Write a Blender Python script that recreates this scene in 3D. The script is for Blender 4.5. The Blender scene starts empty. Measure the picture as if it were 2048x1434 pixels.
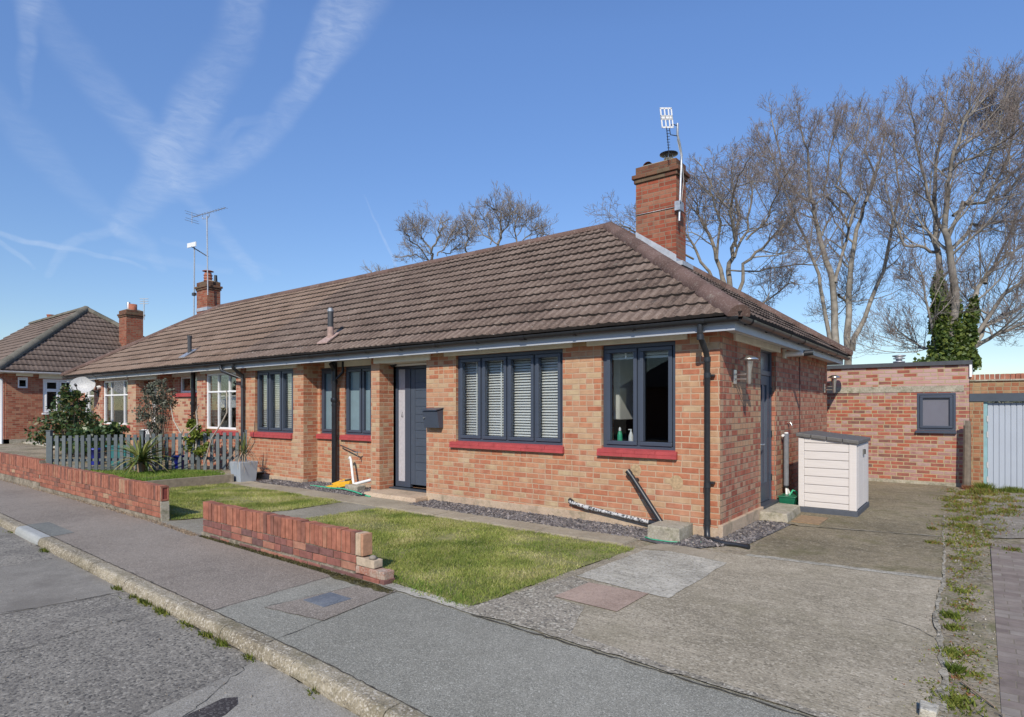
import bpy, bmesh, math, random
import numpy as np
from mathutils import Vector, Matrix
random.seed(7); np.random.seed(7)
rnd = random.random
def U(a, b): return a + (b - a) * random.random()
SC = bpy.context.scene
COL = SC.collection
# ------------------------------------------------------------------ camera frame
F = 1204.0; CX = 1024.0; HY = 815.0
TH = math.radians(37.66)
RT = Vector((math.cos(TH), math.sin(TH), 0)); FW = Vector((-math.sin(TH), math.cos(TH), 0))
CAM = Vector((2.396, -7.12, 1.55))
def ray(u, v): return FW + RT * ((u - CX) / F) + Vector((0, 0, (HY - v) / F))
def at(u, v, d): return CAM + ray(u, v) * d

# ------------------------------------------------------------------ materials
class NT:
    def __init__(s, name):
        s.m = bpy.data.materials.new(name); s.m.use_nodes = True
        s.t = s.m.node_tree; s.b = s.t.nodes['Principled BSDF']; s.out = s.t.nodes['Material Output']
    def n(s, typ, **kw):
        nd = s.t.nodes.new(typ)
        for k, v in kw.items():
            if k.startswith('_'): setattr(nd, k[1:], v)
        return nd
    def l(s, a, b): s.t.links.new(a, b)
    def setin(s, nd, i, v):
        if v is None: return
        if hasattr(v, 'is_output') or isinstance(v, bpy.types.NodeSocket): s.l(v, nd.inputs[i])
        else:
            try: nd.inputs[i].default_value = v
            except Exception:
                nd.inputs[i].default_value = (v[0], v[1], v[2], 1)
    def math(s, op, a, b=None, c=None):
        nd = s.n('ShaderNodeMath', _operation=op)
        s.setin(nd, 0, a); s.setin(nd, 1, b); s.setin(nd, 2, c); return nd.outputs[0]
    def mix(s, f, a, b, mode='MIX'):
        nd = s.n('ShaderNodeMix', _data_type='RGBA', _blend_type=mode)
        for i, v in ((0, f), (6, a), (7, b)):
            if isinstance(v, bpy.types.NodeSocket): s.l(v, nd.inputs[i])
            else: nd.inputs[i].default_value = v if i == 0 else (v[0], v[1], v[2], 1)
        return nd.outputs[2]
    def ramp(s, f, stops, interp='LINEAR'):
        nd = s.n('ShaderNodeValToRGB'); cr = nd.color_ramp; cr.interpolation = interp
        while len(cr.elements) < len(stops): cr.elements.new(0.5)
        for e, (p, c) in zip(cr.elements, stops):
            e.position = p
            e.color = (c, c, c, 1) if not hasattr(c, '__len__') else (c[0], c[1], c[2], 1)
        s.l(f, nd.inputs[0]); return nd.outputs[0]
    def noise(s, vec, scale, detail=3, rough=.55, dim='3D', dist=0):
        nd = s.n('ShaderNodeTexNoise', _noise_dimensions=dim)
        if vec is not None: s.l(vec, nd.inputs['Vector'])
        nd.inputs['Scale'].default_value = scale; nd.inputs['Detail'].default_value = detail
        nd.inputs['Roughness'].default_value = rough; nd.inputs['Distortion'].default_value = dist
        return nd.outputs[0]
    def voro(s, vec, scale, feat='F1', out='Distance'):
        nd = s.n('ShaderNodeTexVoronoi', _feature=feat)
        if vec is not None: s.l(vec, nd.inputs['Vector'])
        nd.inputs['Scale'].default_value = scale; return nd.outputs[out]
    def pos(s): return s.n('ShaderNodeNewGeometry').outputs['Position']
    def scale(s, vec, sc):
        nd = s.n('ShaderNodeVectorMath', _operation='MULTIPLY'); s.l(vec, nd.inputs[0]); nd.inputs[1].default_value = sc
        return nd.outputs[0]
    def attr(s, name='rv'): return s.n('ShaderNodeAttribute', _attribute_name=name).outputs['Fac']
    def col(s, c): s.setin(s.b, 'Base Color', c if isinstance(c, bpy.types.NodeSocket) else (c[0], c[1], c[2], 1))
    def rough(s, r): s.setin(s.b, 'Roughness', r)
    def bump(s, h, strength=.5, dist=.01):
        nd = s.n('ShaderNodeBump'); nd.inputs['Strength'].default_value = strength
        nd.inputs['Distance'].default_value = dist; s.l(h, nd.inputs['Height'])
        s.l(nd.outputs[0], s.b.inputs['Normal'])

def plain(name, c, rough=.5, metal=0, var=.12, scale=14, bump=.0, spec=None):
    t = NT(name); p = t.pos()
    nz = t.noise(p, scale, 4)
    c2 = [x * (1 - var) for x in c]; c3 = [min(1, x * (1 + var)) for x in c]
    t.col(t.ramp(nz, [(.3, c2), (.7, c3)])); t.rough(rough)
    t.b.inputs['Metallic'].default_value = metal
    if spec is not None: t.b.inputs['Specular IOR Level'].default_value = spec
    if bump: t.bump(t.noise(p, scale * 6, 3), bump, .004)
    return t.m

def brickmat(name, stops, mortar, hp=.25, bw=.225, rh=.075, mj=.011, zone=None, dark=.0, comb=True, stain=None, bs=.55):
    t = NT(name)
    uv = t.n('ShaderNodeUVMap').outputs[0]
    nz = t.n('ShaderNodeTexNoise'); t.l(uv, nz.inputs['Vector']); nz.inputs['Scale'].default_value = 11; nz.inputs['Detail'].default_value = 3
    off = t.n('ShaderNodeVectorMath', _operation='MULTIPLY_ADD'); t.l(nz.outputs['Color'], off.inputs[0])
    off.inputs[1].default_value = (.012, .009, 0); t.l(uv, off.inputs[2])
    sp = t.n('ShaderNodeSeparateXYZ'); t.l(off.outputs[0], sp.inputs[0]); u, v = sp.outputs[0], sp.outputs[1]
    vv = t.math('DIVIDE', v, rh); row = t.math('FLOOR', vv); fv = t.math('FRACT', vv)
    par = t.math('MULTIPLY', t.math('FLOORED_MODULO', row, 2.0), .5)
    wn0 = t.n('ShaderNodeTexWhiteNoise', _noise_dimensions='1D'); t.l(row, wn0.inputs['W'])
    uu = t.math('ADD', t.math('ADD', t.math('DIVIDE', u, bw), par), t.math('MULTIPLY', wn0.outputs[0], .12))
    colr = t.math('FLOOR', uu); fu = t.math('FRACT', uu)
    cv = t.n('ShaderNodeCombineXYZ'); t.l(colr, cv.inputs[0]); t.l(row, cv.inputs[1])
    wn = t.n('ShaderNodeTexWhiteNoise', _noise_dimensions='2D'); t.l(cv.outputs[0], wn.inputs['Vector'])
    hd = t.math('LESS_THAN', wn.outputs[0], hp)
    f2 = t.math('MULTIPLY', fu, 2.0); f2f = t.math('FRACT', f2); half = t.math('FLOOR', f2)
    fe = t.math('ADD', t.math('MULTIPLY', hd, f2f), t.math('MULTIPLY', t.math('SUBTRACT', 1.0, hd), fu))
    w = t.math('SUBTRACT', bw, t.math('MULTIPLY', hd, bw * .5))
    du = t.math('MULTIPLY', t.math('MINIMUM', fe, t.math('SUBTRACT', 1.0, fe)), w)
    dv = t.math('MULTIPLY', t.math('MINIMUM', fv, t.math('SUBTRACT', 1.0, fv)), rh)
    d = t.math('MINIMUM', du, dv)
    mr = t.n('ShaderNodeMapRange', _interpolation_type='SMOOTHSTEP'); t.l(d, mr.inputs[0])
    mr.inputs[1].default_value = mj * .5 - .002; mr.inputs[2].default_value = mj * .5 + .003
    mask = mr.outputs[0]
    cv2 = t.n('ShaderNodeCombineXYZ'); t.l(t.math('ADD', colr, t.math('MULTIPLY', t.math('MULTIPLY', hd, half), .37)), cv2.inputs[0]); t.l(row, cv2.inputs[1]); cv2.inputs[2].default_value = 3.3
    wn2 = t.n('ShaderNodeTexWhiteNoise', _noise_dimensions='3D'); t.l(cv2.outputs[0], wn2.inputs['Vector'])
    big = t.noise(uv, 1.1, 2); med = t.noise(uv, 9, 4); fine = t.noise(t.scale(uv, (1, 1, 1)), 90, 3)
    r = t.math('ADD', t.math('MULTIPLY', wn2.outputs[0], .72), t.math('MULTIPLY', t.math('ADD', big, med), .22))
    r = t.math('ADD', t.math('MULTIPLY', fine, .12), t.math('SUBTRACT', r, .03))
    bc = t.ramp(r, stops)
    bc = t.mix(.5, bc, t.ramp(med, [(.3, (.35, .35, .35)), (.7, (.62, .62, .62))]), 'OVERLAY')
    if zone:   # zone of paler, ridged bricks: list of (u0,u1,v0,v1,color)
        sp2 = t.n('ShaderNodeSeparateXYZ'); t.l(uv, sp2.inputs[0])
        for (u0, u1, v0, v1, zc, amt) in zone:
            a = t.math('MULTIPLY', t.math('GREATER_THAN', sp2.outputs[0], u0), t.math('LESS_THAN', sp2.outputs[0], u1))
            b = t.math('MULTIPLY', t.math('GREATER_THAN', sp2.outputs[1], v0), t.math('LESS_THAN', sp2.outputs[1], v1))
            k = t.math('MULTIPLY', t.math('MULTIPLY', a, b), t.math('MULTIPLY', t.math('GREATER_THAN', wn2.outputs[0], .38), amt))
            bc = t.mix(k, bc, zc)
    mc = t.ramp(t.noise(uv, 3, 4), [(.3, [x * .82 for x in mortar]), (.7, mortar)])
    c = t.mix(mask, mc, bc)
    if stain: c = t.mix(t.ramp(t.noise(uv, 1.7, 5, .7), [(.5, 0), (.72, stain[1])]), c, stain[0])
    t.col(c); t.rough(.92); t.b.inputs['Specular IOR Level'].default_value = .2
    wv = t.math('MULTIPLY', t.math('SINE', t.math('MULTIPLY', u, 420.0)), .12 if comb else 0.0)
    h = t.math('ADD', t.math('MULTIPLY', mask, 1.0), t.math('ADD', t.math('MULTIPLY', fine, .5), wv))
    t.bump(h, bs, .008)
    return t.m

def groundmat(name, c1, c2, speck=(.55, .53, .48), samt=.25, sscale=120, dark=(.05, .05, .05), damt=.2, big=.7, brush=None, bump=.4, tint=None, rough=.95, peb=None):
    t = NT(name); p = t.pos()
    b = t.noise(p, big, 4, .6); m = t.noise(p, big * 9, 4, .65)
    k = t.math('ADD', t.math('MULTIPLY', b, .62), t.math('MULTIPLY', m, .38))
    c = t.ramp(k, [(.40, c1), (.60, c2)])
    vc = t.n('ShaderNodeTexVoronoi'); t.l(p, vc.inputs['Vector']); vc.inputs['Scale'].default_value = sscale * 1.15
    sep = t.n('ShaderNodeSeparateColor'); t.l(vc.outputs['Color'], sep.inputs[0])
    rr = sep.outputs[0]
    c = t.mix(t.math('MULTIPLY', t.ramp(rr, [(.72, 0), (.95, 1)]), samt), c, speck)
    c = t.mix(t.math('MULTIPLY', t.ramp(rr, [(.04, 1), (.3, 0)]), damt), c, dark)
    v2 = t.n('ShaderNodeTexVoronoi'); t.l(p, v2.inputs['Vector']); v2.inputs['Scale'].default_value = sscale * .7
    s2 = t.n('ShaderNodeSeparateColor'); t.l(v2.outputs['Color'], s2.inputs[0])
    c = t.mix(t.math('MULTIPLY', t.ramp(s2.outputs[1], [(.965, 0), (.99, 1)]), samt * .8), c, [min(.7, x * 1.15) for x in speck])
    if tint: c = t.mix(t.math('MULTIPLY', t.ramp(t.noise(p, tint[2], 5, .7), [(.5, 0), (.68, 1)]), tint[1]), c, tint[0])
    f = t.noise(p, 160, 3, .7)
    h = t.math('ADD', t.math('MULTIPLY', f, .6), t.math('MULTIPLY', t.math('SUBTRACT', 1.0, vc.outputs['Distance']), .35))
    if brush:
        bn = t.noise(t.scale(p, brush), 1.0, 5, .65)
        c = t.mix(.45, c, t.ramp(bn, [(.32, (.26, .26, .26)), (.68, (.72, .72, .70))]), 'OVERLAY')
        h = t.math('ADD', h, t.math('MULTIPLY', bn, .8))
    t.col(c); t.rough(rough); t.b.inputs['Specular IOR Level'].default_value = .25
    t.bump(h, bump, .008)
    return t.m

def rvmat(name, stops, rough=.8, nscale=30, namt=.3, bump=0, spec=.3, trans=0):
    t = NT(name); p = t.pos(); r = t.attr()
    c = t.ramp(r, stops)
    c = t.mix(namt, c, t.ramp(t.noise(p, nscale, 4), [(.3, (.3, .3, .3)), (.7, (.7, .7, .7))]), 'OVERLAY')
    t.col(c); t.rough(rough); t.b.inputs['Specular IOR Level'].default_value = spec
    if bump: t.bump(t.noise(p, nscale * 4, 4), bump, .006)
    if trans:
        tr = t.n('ShaderNodeBsdfTranslucent'); t.l(c, tr.inputs[0]); mx = t.n('ShaderNodeMixShader')
        mx.inputs[0].default_value = trans; t.l(t.b.outputs[0], mx.inputs[1]); t.l(tr.outputs[0], mx.inputs[2]); t.l(mx.outputs[0], t.out.inputs[0])
    return t.m

def tilemat(name, stops, lich=.5):
    t = NT(name); p = t.pos(); r = t.attr()
    n1 = t.noise(p, 1.3, 5, .65); n2 = t.noise(p, 38, 4, .7); n3 = t.noise(p, 11, 5, .75)
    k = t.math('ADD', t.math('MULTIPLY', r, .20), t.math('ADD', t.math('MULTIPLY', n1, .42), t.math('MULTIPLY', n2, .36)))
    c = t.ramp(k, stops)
    c = t.mix(t.math('MULTIPLY', t.ramp(n2, [(.56, 0), (.68, 1)]), lich * .7), c, (.40, .345, .30))
    c = t.mix(t.math('MULTIPLY', t.ramp(t.noise(p, 5.5, 6, .8), [(.60, 0), (.68, 1)]), lich), c, (.30, .27, .22))
    v = t.voro(p, 7.5)
    c = t.mix(t.math('MULTIPLY', t.ramp(v, [(.05, 1), (.09, 0)]), t.math('MULTIPLY', t.ramp(n3, [(.46, 0), (.54, 1)]), .8)), c, (.58, .57, .53))
    c = t.mix(t.ramp(t.noise(p, 3.1, 5, .7), [(.58, 0), (.72, .45)]), c, (.055, .045, .042))
    t.col(c); t.rough(.95); t.b.inputs['Specular IOR Level'].default_value = .15
    t.bump(t.noise(p, 120, 3, .8), .5, .006)
    return t.m

def glassmat(name, tint=(.9, .95, .95), refl=1.0):
    t = NT(name); t.t.nodes.remove(t.b)
    fr = t.n('ShaderNodeFresnel'); fr.inputs[0].default_value = 1.5
    tr = t.n('ShaderNodeBsdfTransparent'); tr.inputs[0].default_value = (*tint, 1)
    gl = t.n('ShaderNodeBsdfGlossy'); gl.inputs['Roughness'].default_value = .01
    mx = t.n('ShaderNodeMixShader'); t.l(t.math('MULTIPLY', fr.outputs[0], refl), mx.inputs[0]); t.l(tr.outputs[0], mx.inputs[1]); t.l(gl.outputs[0], mx.inputs[2]); t.l(mx.outputs[0], t.out.inputs[0])
    return t.m

STO_MAIN = [(.08, (0.218, 0.080, 0.046)), (.24, (0.370, 0.130, 0.072)), (.40, (0.437, 0.180, 0.098)), (.56, (0.456, 0.220, 0.124)), (.68, (0.389, 0.140, 0.080)), (.82, (0.446, 0.255, 0.149)), (.99, (0.446, 0.340, 0.206))]
STO_SIDE = [(.12, (.19, .075, .055)), (.32, (.36, .115, .075)), (.5, (.41, .15, .095)), (.68, (.45, .19, .125)), (.88, (.45, .27, .18))]
BUFF = (.50, .37, .23)
M = {}
M['brick'] = brickmat('orange red facing brick', STO_MAIN, (.49, .35, .235), hp=.22, mj=.013,
    zone=[(-5.02, -4.2, .9, 2.3, BUFF, .28), (-2.25, -1.5, .9, 2.3, BUFF, .25), (-6.4, -6.05, 0, 2.3, BUFF, .38), (-8.9, -8.4, .1, 2.4, BUFF, .38)],
    stain=((.52, .36, .26), .35))
M['brick_side'] = brickmat('combed header brick', STO_SIDE, (.33, .24, .17), hp=.85, zone=[(.42, 1.8, .95, 2.15, (.47, .31, .18), .6), (1.6, 1.8, 0, 2.2, BUFF, .6), (2.5, 2.9, 0, 2.0, BUFF, .45), (0, .12, 0, 2.4, BUFF, .5)], bs=.8)
M['brick_n'] = brickmat('neighbour red brick', [(.12, (.20, .08, .055)), (.35, (.36, .125, .08)), (.55, (.42, .165, .105)), (.75, (.45, .22, .145)), (.9, (.46, .29, .19))], (.50, .38, .28), hp=.3,
    zone=[(-12.85, -12.6, 0, 2.4, BUFF, .6), (-13.2, -13.0, 0, 2.4, BUFF, .5), (-17.4, -16.6, 0, 2.4, BUFF, .55), (-15.5, -15.1, 0, 2.4, BUFF, .6), (-15.1, -13.2, .9, 1.8, BUFF, .6)])
M['brick_g'] = brickmat('mixed garage brick', [(.12, (0.143, 0.092, 0.084)), (.26, (0.202, 0.101, 0.084)), (.40, (0.336, 0.109, 0.076)), (.58, (0.386, 0.118, 0.071)), (.72, (0.336, 0.160, 0.134)), (.88, (0.386, 0.252, 0.227))], (0.445, 0.353, 0.210), hp=.12, comb=False, mj=.015,
    zone=[(-3, 2.5, 1.98, 2.5, (.50, .33, .31), .6)])
M['brick_g2'] = brickmat('old orange garage brick', [(.15, (0.160, 0.072, 0.040)), (.4, (0.304, 0.120, 0.064)), (.65, (0.336, 0.160, 0.088)), (.9, (0.336, 0.224, 0.120))], (0.336, 0.264, 0.160), hp=.9, comb=False, mj=.013)
M['brick_c'] = brickmat('chimney brick', [(.12, (0.111, 0.060, 0.043)), (.3, (0.230, 0.064, 0.038)), (.6, (0.306, 0.085, 0.049)), (.85, (0.306, 0.136, 0.085))], (0.255, 0.196, 0.136), hp=.25, comb=False, stain=((0.111, 0.093, 0.068), .4))
M['brick_ctop'] = brickmat('mossy chimney crown brick', [(.12, (0.065, 0.043, 0.032)), (.4, (0.144, 0.061, 0.040)), (.7, (0.180, 0.083, 0.050)), (.9, (0.144, 0.101, 0.065))], (0.144, 0.115, 0.079), hp=.2, comb=False, stain=((0.115, 0.094, 0.050), .6))
M['brick_far'] = brickmat('far house brick', [(.12, (0.153, 0.054, 0.041)), (.4, (0.297, 0.090, 0.054)), (.65, (0.342, 0.117, 0.072)), (.9, (0.378, 0.180, 0.108))], (0.342, 0.243, 0.162), hp=.1, comb=False)
M['gwbrick'] = rvmat('red garden wall brick', [(0, (0.190, 0.092, 0.069)), (.3, (0.294, 0.115, 0.075)), (.6, (0.351, 0.144, 0.092)), (.85, (0.314, 0.121, 0.081)), (.97, (0.361, 0.184, 0.115)), (1, (0.380, 0.253, 0.161))], .9, 14, .6, .45, .2)
M['gwbrick_dark'] = rvmat('purple garden wall brick', [(0, (0.147, 0.084, 0.077)), (.4, (0.235, 0.101, 0.083)), (.7, (0.304, 0.123, 0.088)), (1, (0.353, 0.179, 0.121))], .9, 14, .6, .45, .2)
M['yellow_brick'] = rvmat('exposed yellow brick end', [(0, (.42, .22, .13)), (.5, (.46, .33, .22)), (1, (.46, .38, .28))], .9, 20, .5, .5, .2)
M['rim'] = groundmat('crumbling concrete edge', (.22, .19, .13), (.46, .42, .33), speck=(.5, .46, .38), samt=.5, sscale=50, damt=.8, big=6, bump=1)
M['gwend'] = brickless = groundmat('mortar smeared broken brick', (.34, .15, .10), (.45, .36, .28), speck=(.5, .45, .4), samt=.3, sscale=60, big=7, bump=1)
M['gwmortar'] = groundmat('mossy wall mortar', (.17, .14, .10), (.33, .28, .21), samt=.2, sscale=90, big=3, tint=((.06, .06, .03), .8, 9))
M['frog'] = plain('brick frog red', (.22, .05, .035), .9, 0, .3, 40)
M['tile'] = tilemat('brown concrete roof tile', [(.36, (0.070, 0.050, 0.041)), (.46, (0.127, 0.091, 0.073)), (.54, (0.167, 0.123, 0.099)), (.66, (0.235, 0.180, 0.147))], .55)
M['tile_n'] = tilemat('paler brown roof tile', [(.36, (.095, .065, .048)), (.46, (.165, .115, .086)), (.54, (.215, .152, .114)), (.66, (.27, .20, .155))], .3)
M['tile_far'] = tilemat('far house roof tile', [(.30, (.085, .062, .05)), (.45, (.14, .105, .085)), (.6, (.19, .145, .12)), (.75, (.22, .17, .14))], .25)
M['ridge'] = tilemat('weathered red brown hip tile', [(.30, (0.082, 0.053, 0.043)), (.45, (0.127, 0.082, 0.067)), (.6, (0.164, 0.107, 0.090)), (.75, (0.180, 0.133, 0.112))], .7)
M['tilebutt'] = plain('dark tile edge', (.035, .027, .023), .95, 0, .3, 30)  # near-black tone that draws the lower edge of each tile row
M['ridge_far'] = tilemat('grey green hip tile', [(.30, (.09, .085, .065)), (.5, (.15, .14, .11)), (.75, (.2, .18, .14))], .6)
M['anth'] = plain('anthracite blue grey frame', (.055, .068, .095), .38, 0, .06, 3)
M['anth_door'] = plain('anthracite composite door', (.062, .078, .105), .45, 0, .08, 4)
M['anth_dark'] = plain('dark door threshold', (.045, .055, .07), .5, 0, .1, 6)
M['upvc'] = plain('white window frame', (.80, .80, .80), .35, 0, .03, 5)
M['fascia'] = plain('pale blue white fascia', (.38, .40, .44), .5, 0, .06, 3)
M['cream'] = plain('cream painted lintel', (.72, .69, .58), .8, 0, .08, 5, .2)
M['soffit'] = plain('white soffit board', (.62, .61, .58), .7, 0, .05, 5)
M['black'] = plain('black plastic pipe', (.022, .024, .028), .38, 0, .2, 20)
M['blackiron'] = plain('glossy black painted iron', (.014, .014, .017), .3, 0, .3, 12)
M['darkgrey'] = plain('dark grey plastic', (.05, .052, .056), .5, 0, .2, 20)
M['greyfoam'] = plain('grey pipe lagging', (.18, .19, .21), .8, 0, .15, 14)
M['sill'] = plain('red painted tile sill', (.40, .065, .065), .5, 0, .14, 9, .15)
M['plinth'] = groundmat('cream stained plinth', (.42, .31, .22), (.52, .40, .28), samt=.15, sscale=80, big=2.0, tint=((.2, .17, .11), .7, 5), bump=.3)
M['concrete'] = groundmat('rough concrete block', (.30, .27, .21), (.42, .38, .29), samt=.25, sscale=60, big=3, tint=((.12, .12, .06), .7, 7), bump=.5)
M['glass'] = glassmat('window glass', (.97, .985, .98), .5)
M['frost'] = plain('frosted bathroom glass', (.16, .23, .26), .25, 0, .08, 4, spec=.6)
M['frost_side'] = plain('frosted sidelight', (.44, .43, .46), .3, 0, .08, 20, spec=.5)
M['frost_grey'] = plain('grey obscure glass', (.155, .155, .185), .25, 0, .05, 4)
M['blind'] = plain('white slat blind', (.86, .86, .83), .5, 0, .03, 4)
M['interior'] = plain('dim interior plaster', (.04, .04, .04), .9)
M['white'] = plain('white plastic', (.78, .78, .76), .4, 0, .05, 8)
M['offwhite'] = plain('weathered white plastic', (.46, .46, .45), .5, 0, .2, 30)
M['steel'] = plain('stainless steel', (.62, .6, .55), .28, .9, .1, 20)
M['galv'] = plain('galvanised steel', (.42, .43, .44), .45, .6, .2, 20)
M['lead'] = plain('pale lead flashing', (.40, .43, .47), .55, .15, .15, 12)
M['terra'] = plain('terracotta', (.34, .12, .07), .85, 0, .25, 15)
M['shed'] = NT('pale beige resin panel')
_t = M['shed']; _p = _t.pos(); _t.col(_t.ramp(_t.noise(_t.scale(_p, (4, 4, 70)), 1, 3), [(.3, (.60, .56, .53)), (.7, (.66, .62, .59))])); _t.rough(.6); M['shed'] = _t.m
M['shedlid'] = plain('taupe grey resin lid', (.12, .115, .11), .6, 0, .15, 20)
M['shedbase'] = plain('slate grey resin base', (.075, .085, .105), .6, 0, .1, 20)
M['bluedoor'] = plain('pale blue painted garage door', (.38, .42, .475), .5, 0, .04, 2)
M['teal'] = plain('teal grey door frame', (.22, .38, .40), .6, 0, .1, 8)
M['coping'] = plain('slate grey felt coping', (.06, .066, .075), .75, 0, .15, 8)
M['lintelblk'] = plain('slate blue lintel', (.05, .065, .085), .6, 0, .1, 5)
M['fence'] = rvmat('grey green painted picket', [(0, (.085, .10, .105)), (.5, (.12, .14, .145)), (1, (.15, .17, .17))], .8, 12, .25, .2)
M['oldwood'] = rvmat('weathered timber', [(0, (.16, .13, .10)), (.5, (.24, .20, .15)), (1, (.32, .28, .22))], .9, 14, .5, .4)
M['planter'] = plain('pale grey zinc planter', (.36, .40, .44), .5, .1, .06, 6)
M['yellow'] = plain('yellow plastic', (.72, .40, .03), .4, 0, .1, 20)
M['green_hose'] = plain('green hose', (.05, .40, .22), .4)
M['green_tub'] = plain('dark green plastic', (.015, .14, .075), .4)
M['blue'] = plain('blue glazed pot', (.02, .03, .3), .3)
M['tealpot'] = plain('teal plastic trough', (.03, .16, .16), .5)
M['road'] = groundmat('worn grey road tarmac', (0.191, 0.175, 0.147), (0.273, 0.250, 0.207), speck=(0.453, 0.420, 0.350), samt=.5, sscale=62, damt=.8, dark=(0.062, 0.060, 0.055), big=.5, bump=.9, tint=((0.093, 0.085, 0.078), .6, 1.5))
M['road2'] = groundmat('smoother road patch', (0.206, 0.190, 0.158), (0.268, 0.247, 0.207), samt=.2, sscale=130, damt=.25, big=.6, bump=.5, tint=((0.134, 0.120, 0.101), .6, 1.2))
M['road3'] = groundmat('pale road tarmac', (0.242, 0.225, 0.189), (0.319, 0.297, 0.248), samt=.25, sscale=110, damt=.35, big=.8, bump=.6)
M['tar'] = groundmat('dark tar patch', (.035, .03, .03), (.06, .052, .05), samt=.15, sscale=90, big=5)
M['pave_pink'] = groundmat('pinkish pavement tarmac', (0.206, 0.175, 0.140), (0.270, 0.232, 0.187), speck=(0.536, 0.480, 0.414), samt=.45, sscale=140, damt=.5, big=.6, bump=.45)
M['pave_grey'] = groundmat('grey pavement tarmac', (0.221, 0.213, 0.173), (0.288, 0.277, 0.228), speck=(0.577, 0.560, 0.478), samt=.42, sscale=150, damt=.5, big=.5, bump=.5)
M['pave_patch'] = groundmat('grey green tarmac repair', (0.144, 0.150, 0.133), (0.196, 0.198, 0.173), samt=.25, sscale=170, big=1.5)
M['kerb'] = groundmat('aggregate concrete kerb', (.22, .185, .125), (.38, .33, .235), speck=(.62, .57, .48), samt=.6, sscale=85, damt=.4, big=1.7, bump=.8, tint=((.16, .14, .08), .7, 3))
M['kerb_new'] = groundmat('pale grey kerb stone', (.31, .32, .30), (.38, .39, .37), samt=.1, sscale=120, big=2, bump=.2)
M['drive'] = groundmat('brushed aggregate driveway', (0.262, 0.226, 0.162), (0.402, 0.348, 0.258), speck=(0.618, 0.550, 0.428), samt=.4, sscale=75, damt=.5, dark=(0.093, 0.080, 0.056), big=.6, brush=(2.5, 70, 3), bump=.6, tint=((.21, .185, .115), .4, 1.1))
M['drive_dark'] = groundmat('mossy dark driveway slab', (0.154, 0.130, 0.082), (0.288, 0.240, 0.158), speck=(0.515, 0.460, 0.353), samt=.3, sscale=62, damt=.4, big=.8, brush=(2.5, 45, 3), bump=.7, tint=((0.088, 0.085, 0.028), .6, 1.6))
M['drive_peb'] = groundmat('pebbly driveway edge', (0.242, 0.215, 0.163), (0.340, 0.300, 0.233), speck=(0.639, 0.580, 0.465), samt=.6, sscale=60, damt=.6, big=1, bump=1.0)
M['pale_slab'] = groundmat('pale worn concrete', (.33, .305, .245), (.50, .465, .38), speck=(.6, .58, .54), samt=.3, sscale=60, damt=.6, dark=(.14, .13, .11), big=1.8, brush=(3, 40, 3), bump=.7)
M['pink_slab'] = groundmat('pink paving slab', (.31, .225, .17), (.42, .31, .24), speck=(.5, .4, .36), samt=.25, sscale=110, damt=.3, big=2, bump=.3)
M['slabs'] = groundmat('buff paving slab', (0.278, 0.235, 0.167), (0.381, 0.330, 0.242), samt=.15, sscale=100, damt=.25, big=1.2, bump=.3)
M['path'] = groundmat('grey path tarmac', (0.227, 0.205, 0.156), (0.309, 0.280, 0.216), samt=.3, sscale=120, damt=.4, big=1.1, bump=.5, tint=((0.154, 0.140, 0.074), .4, 2))
M['soil'] = groundmat('dry soil', (.19, .155, .10), (.36, .30, .21), speck=(.5, .47, .4), samt=.35, sscale=45, damt=.5, big=1.0, bump=1, tint=((.13, .135, .05), .75, 2.2))
M['lawnbase'] = groundmat('lawn soil and moss', (.15, .16, .05), (.29, .27, .11), speck=(.3, .28, .1), samt=.3, sscale=60, damt=.4, big=1.3, bump=.8)
M['block'] = brickmat('worn pinkish block paving', [(.15, (.17, .135, .115)), (.45, (.215, .175, .15)), (.75, (.245, .205, .175)), (.92, (.27, .235, .20))], (.20, .17, .125), hp=0, bw=.2, rh=.1, mj=.005, comb=False, stain=((.30, .26, .20), .6), bs=.3)
M['slatebed'] = groundmat('slate bed', (.06, .058, .062), (.13, .125, .13), samt=.3, sscale=40, big=3, bump=1)
M['moss'] = groundmat('dark moss', (.045, .04, .015), (.10, .09, .03), samt=.1, sscale=80, big=8, bump=1)
M['joint'] = groundmat('dark joint', (.045, .04, .032), (.09, .08, .06), samt=.1, sscale=80, big=8)
M['iron'] = groundmat('blue grey iron cover', (.12, .135, .155), (.18, .195, .215), samt=.1, sscale=100, big=4)
M['bark_pale'] = rvmat('grey bark', [(0, (.27, .25, .215)), (.5, (.21, .19, .165)), (1, (.16, .135, .12))], .9, 3.5, .95, .5)
M['twig'] = rvmat('twiggy branches', [(0, (.29, .27, .23)), (.35, (.26, .235, .205)), (.7, (.22, .19, .17)), (1, (.21, .165, .15))], .9, 5, .4)
M['bark_dark'] = rvmat('darker bark', [(0, (.22, .19, .15)), (1, (.14, .12, .10))], .9, 7, .7, .5)
M['ivy'] = rvmat('ivy leaves', [(0, (.03, .06, .012)), (.5, (.08, .13, .025)), (1, (.20, .24, .05))], .5, 4, .3, 0, .5, .25)
M['leafdark'] = rvmat('dark glossy leaves', [(0, (0.022, 0.051, 0.016)), (.5, (0.056, 0.102, 0.026)), (.8, (0.100, 0.128, 0.033)), (1, (0.250, 0.119, 0.052))], .45, 6, .3, 0, .5, .2)
M['leafgreen'] = rvmat('green glossy leaves', [(0, (.025, .05, .015)), (.5, (.05, .10, .03)), (1, (.16, .20, .06))], .4, 6, .3, 0, .5, .2)
M['leafolive'] = rvmat('olive grey leaves', [(0, (.06, .07, .045)), (.6, (.12, .13, .09)), (1, (.20, .20, .14))], .6, 6, .3, 0, .4, .2)
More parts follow.
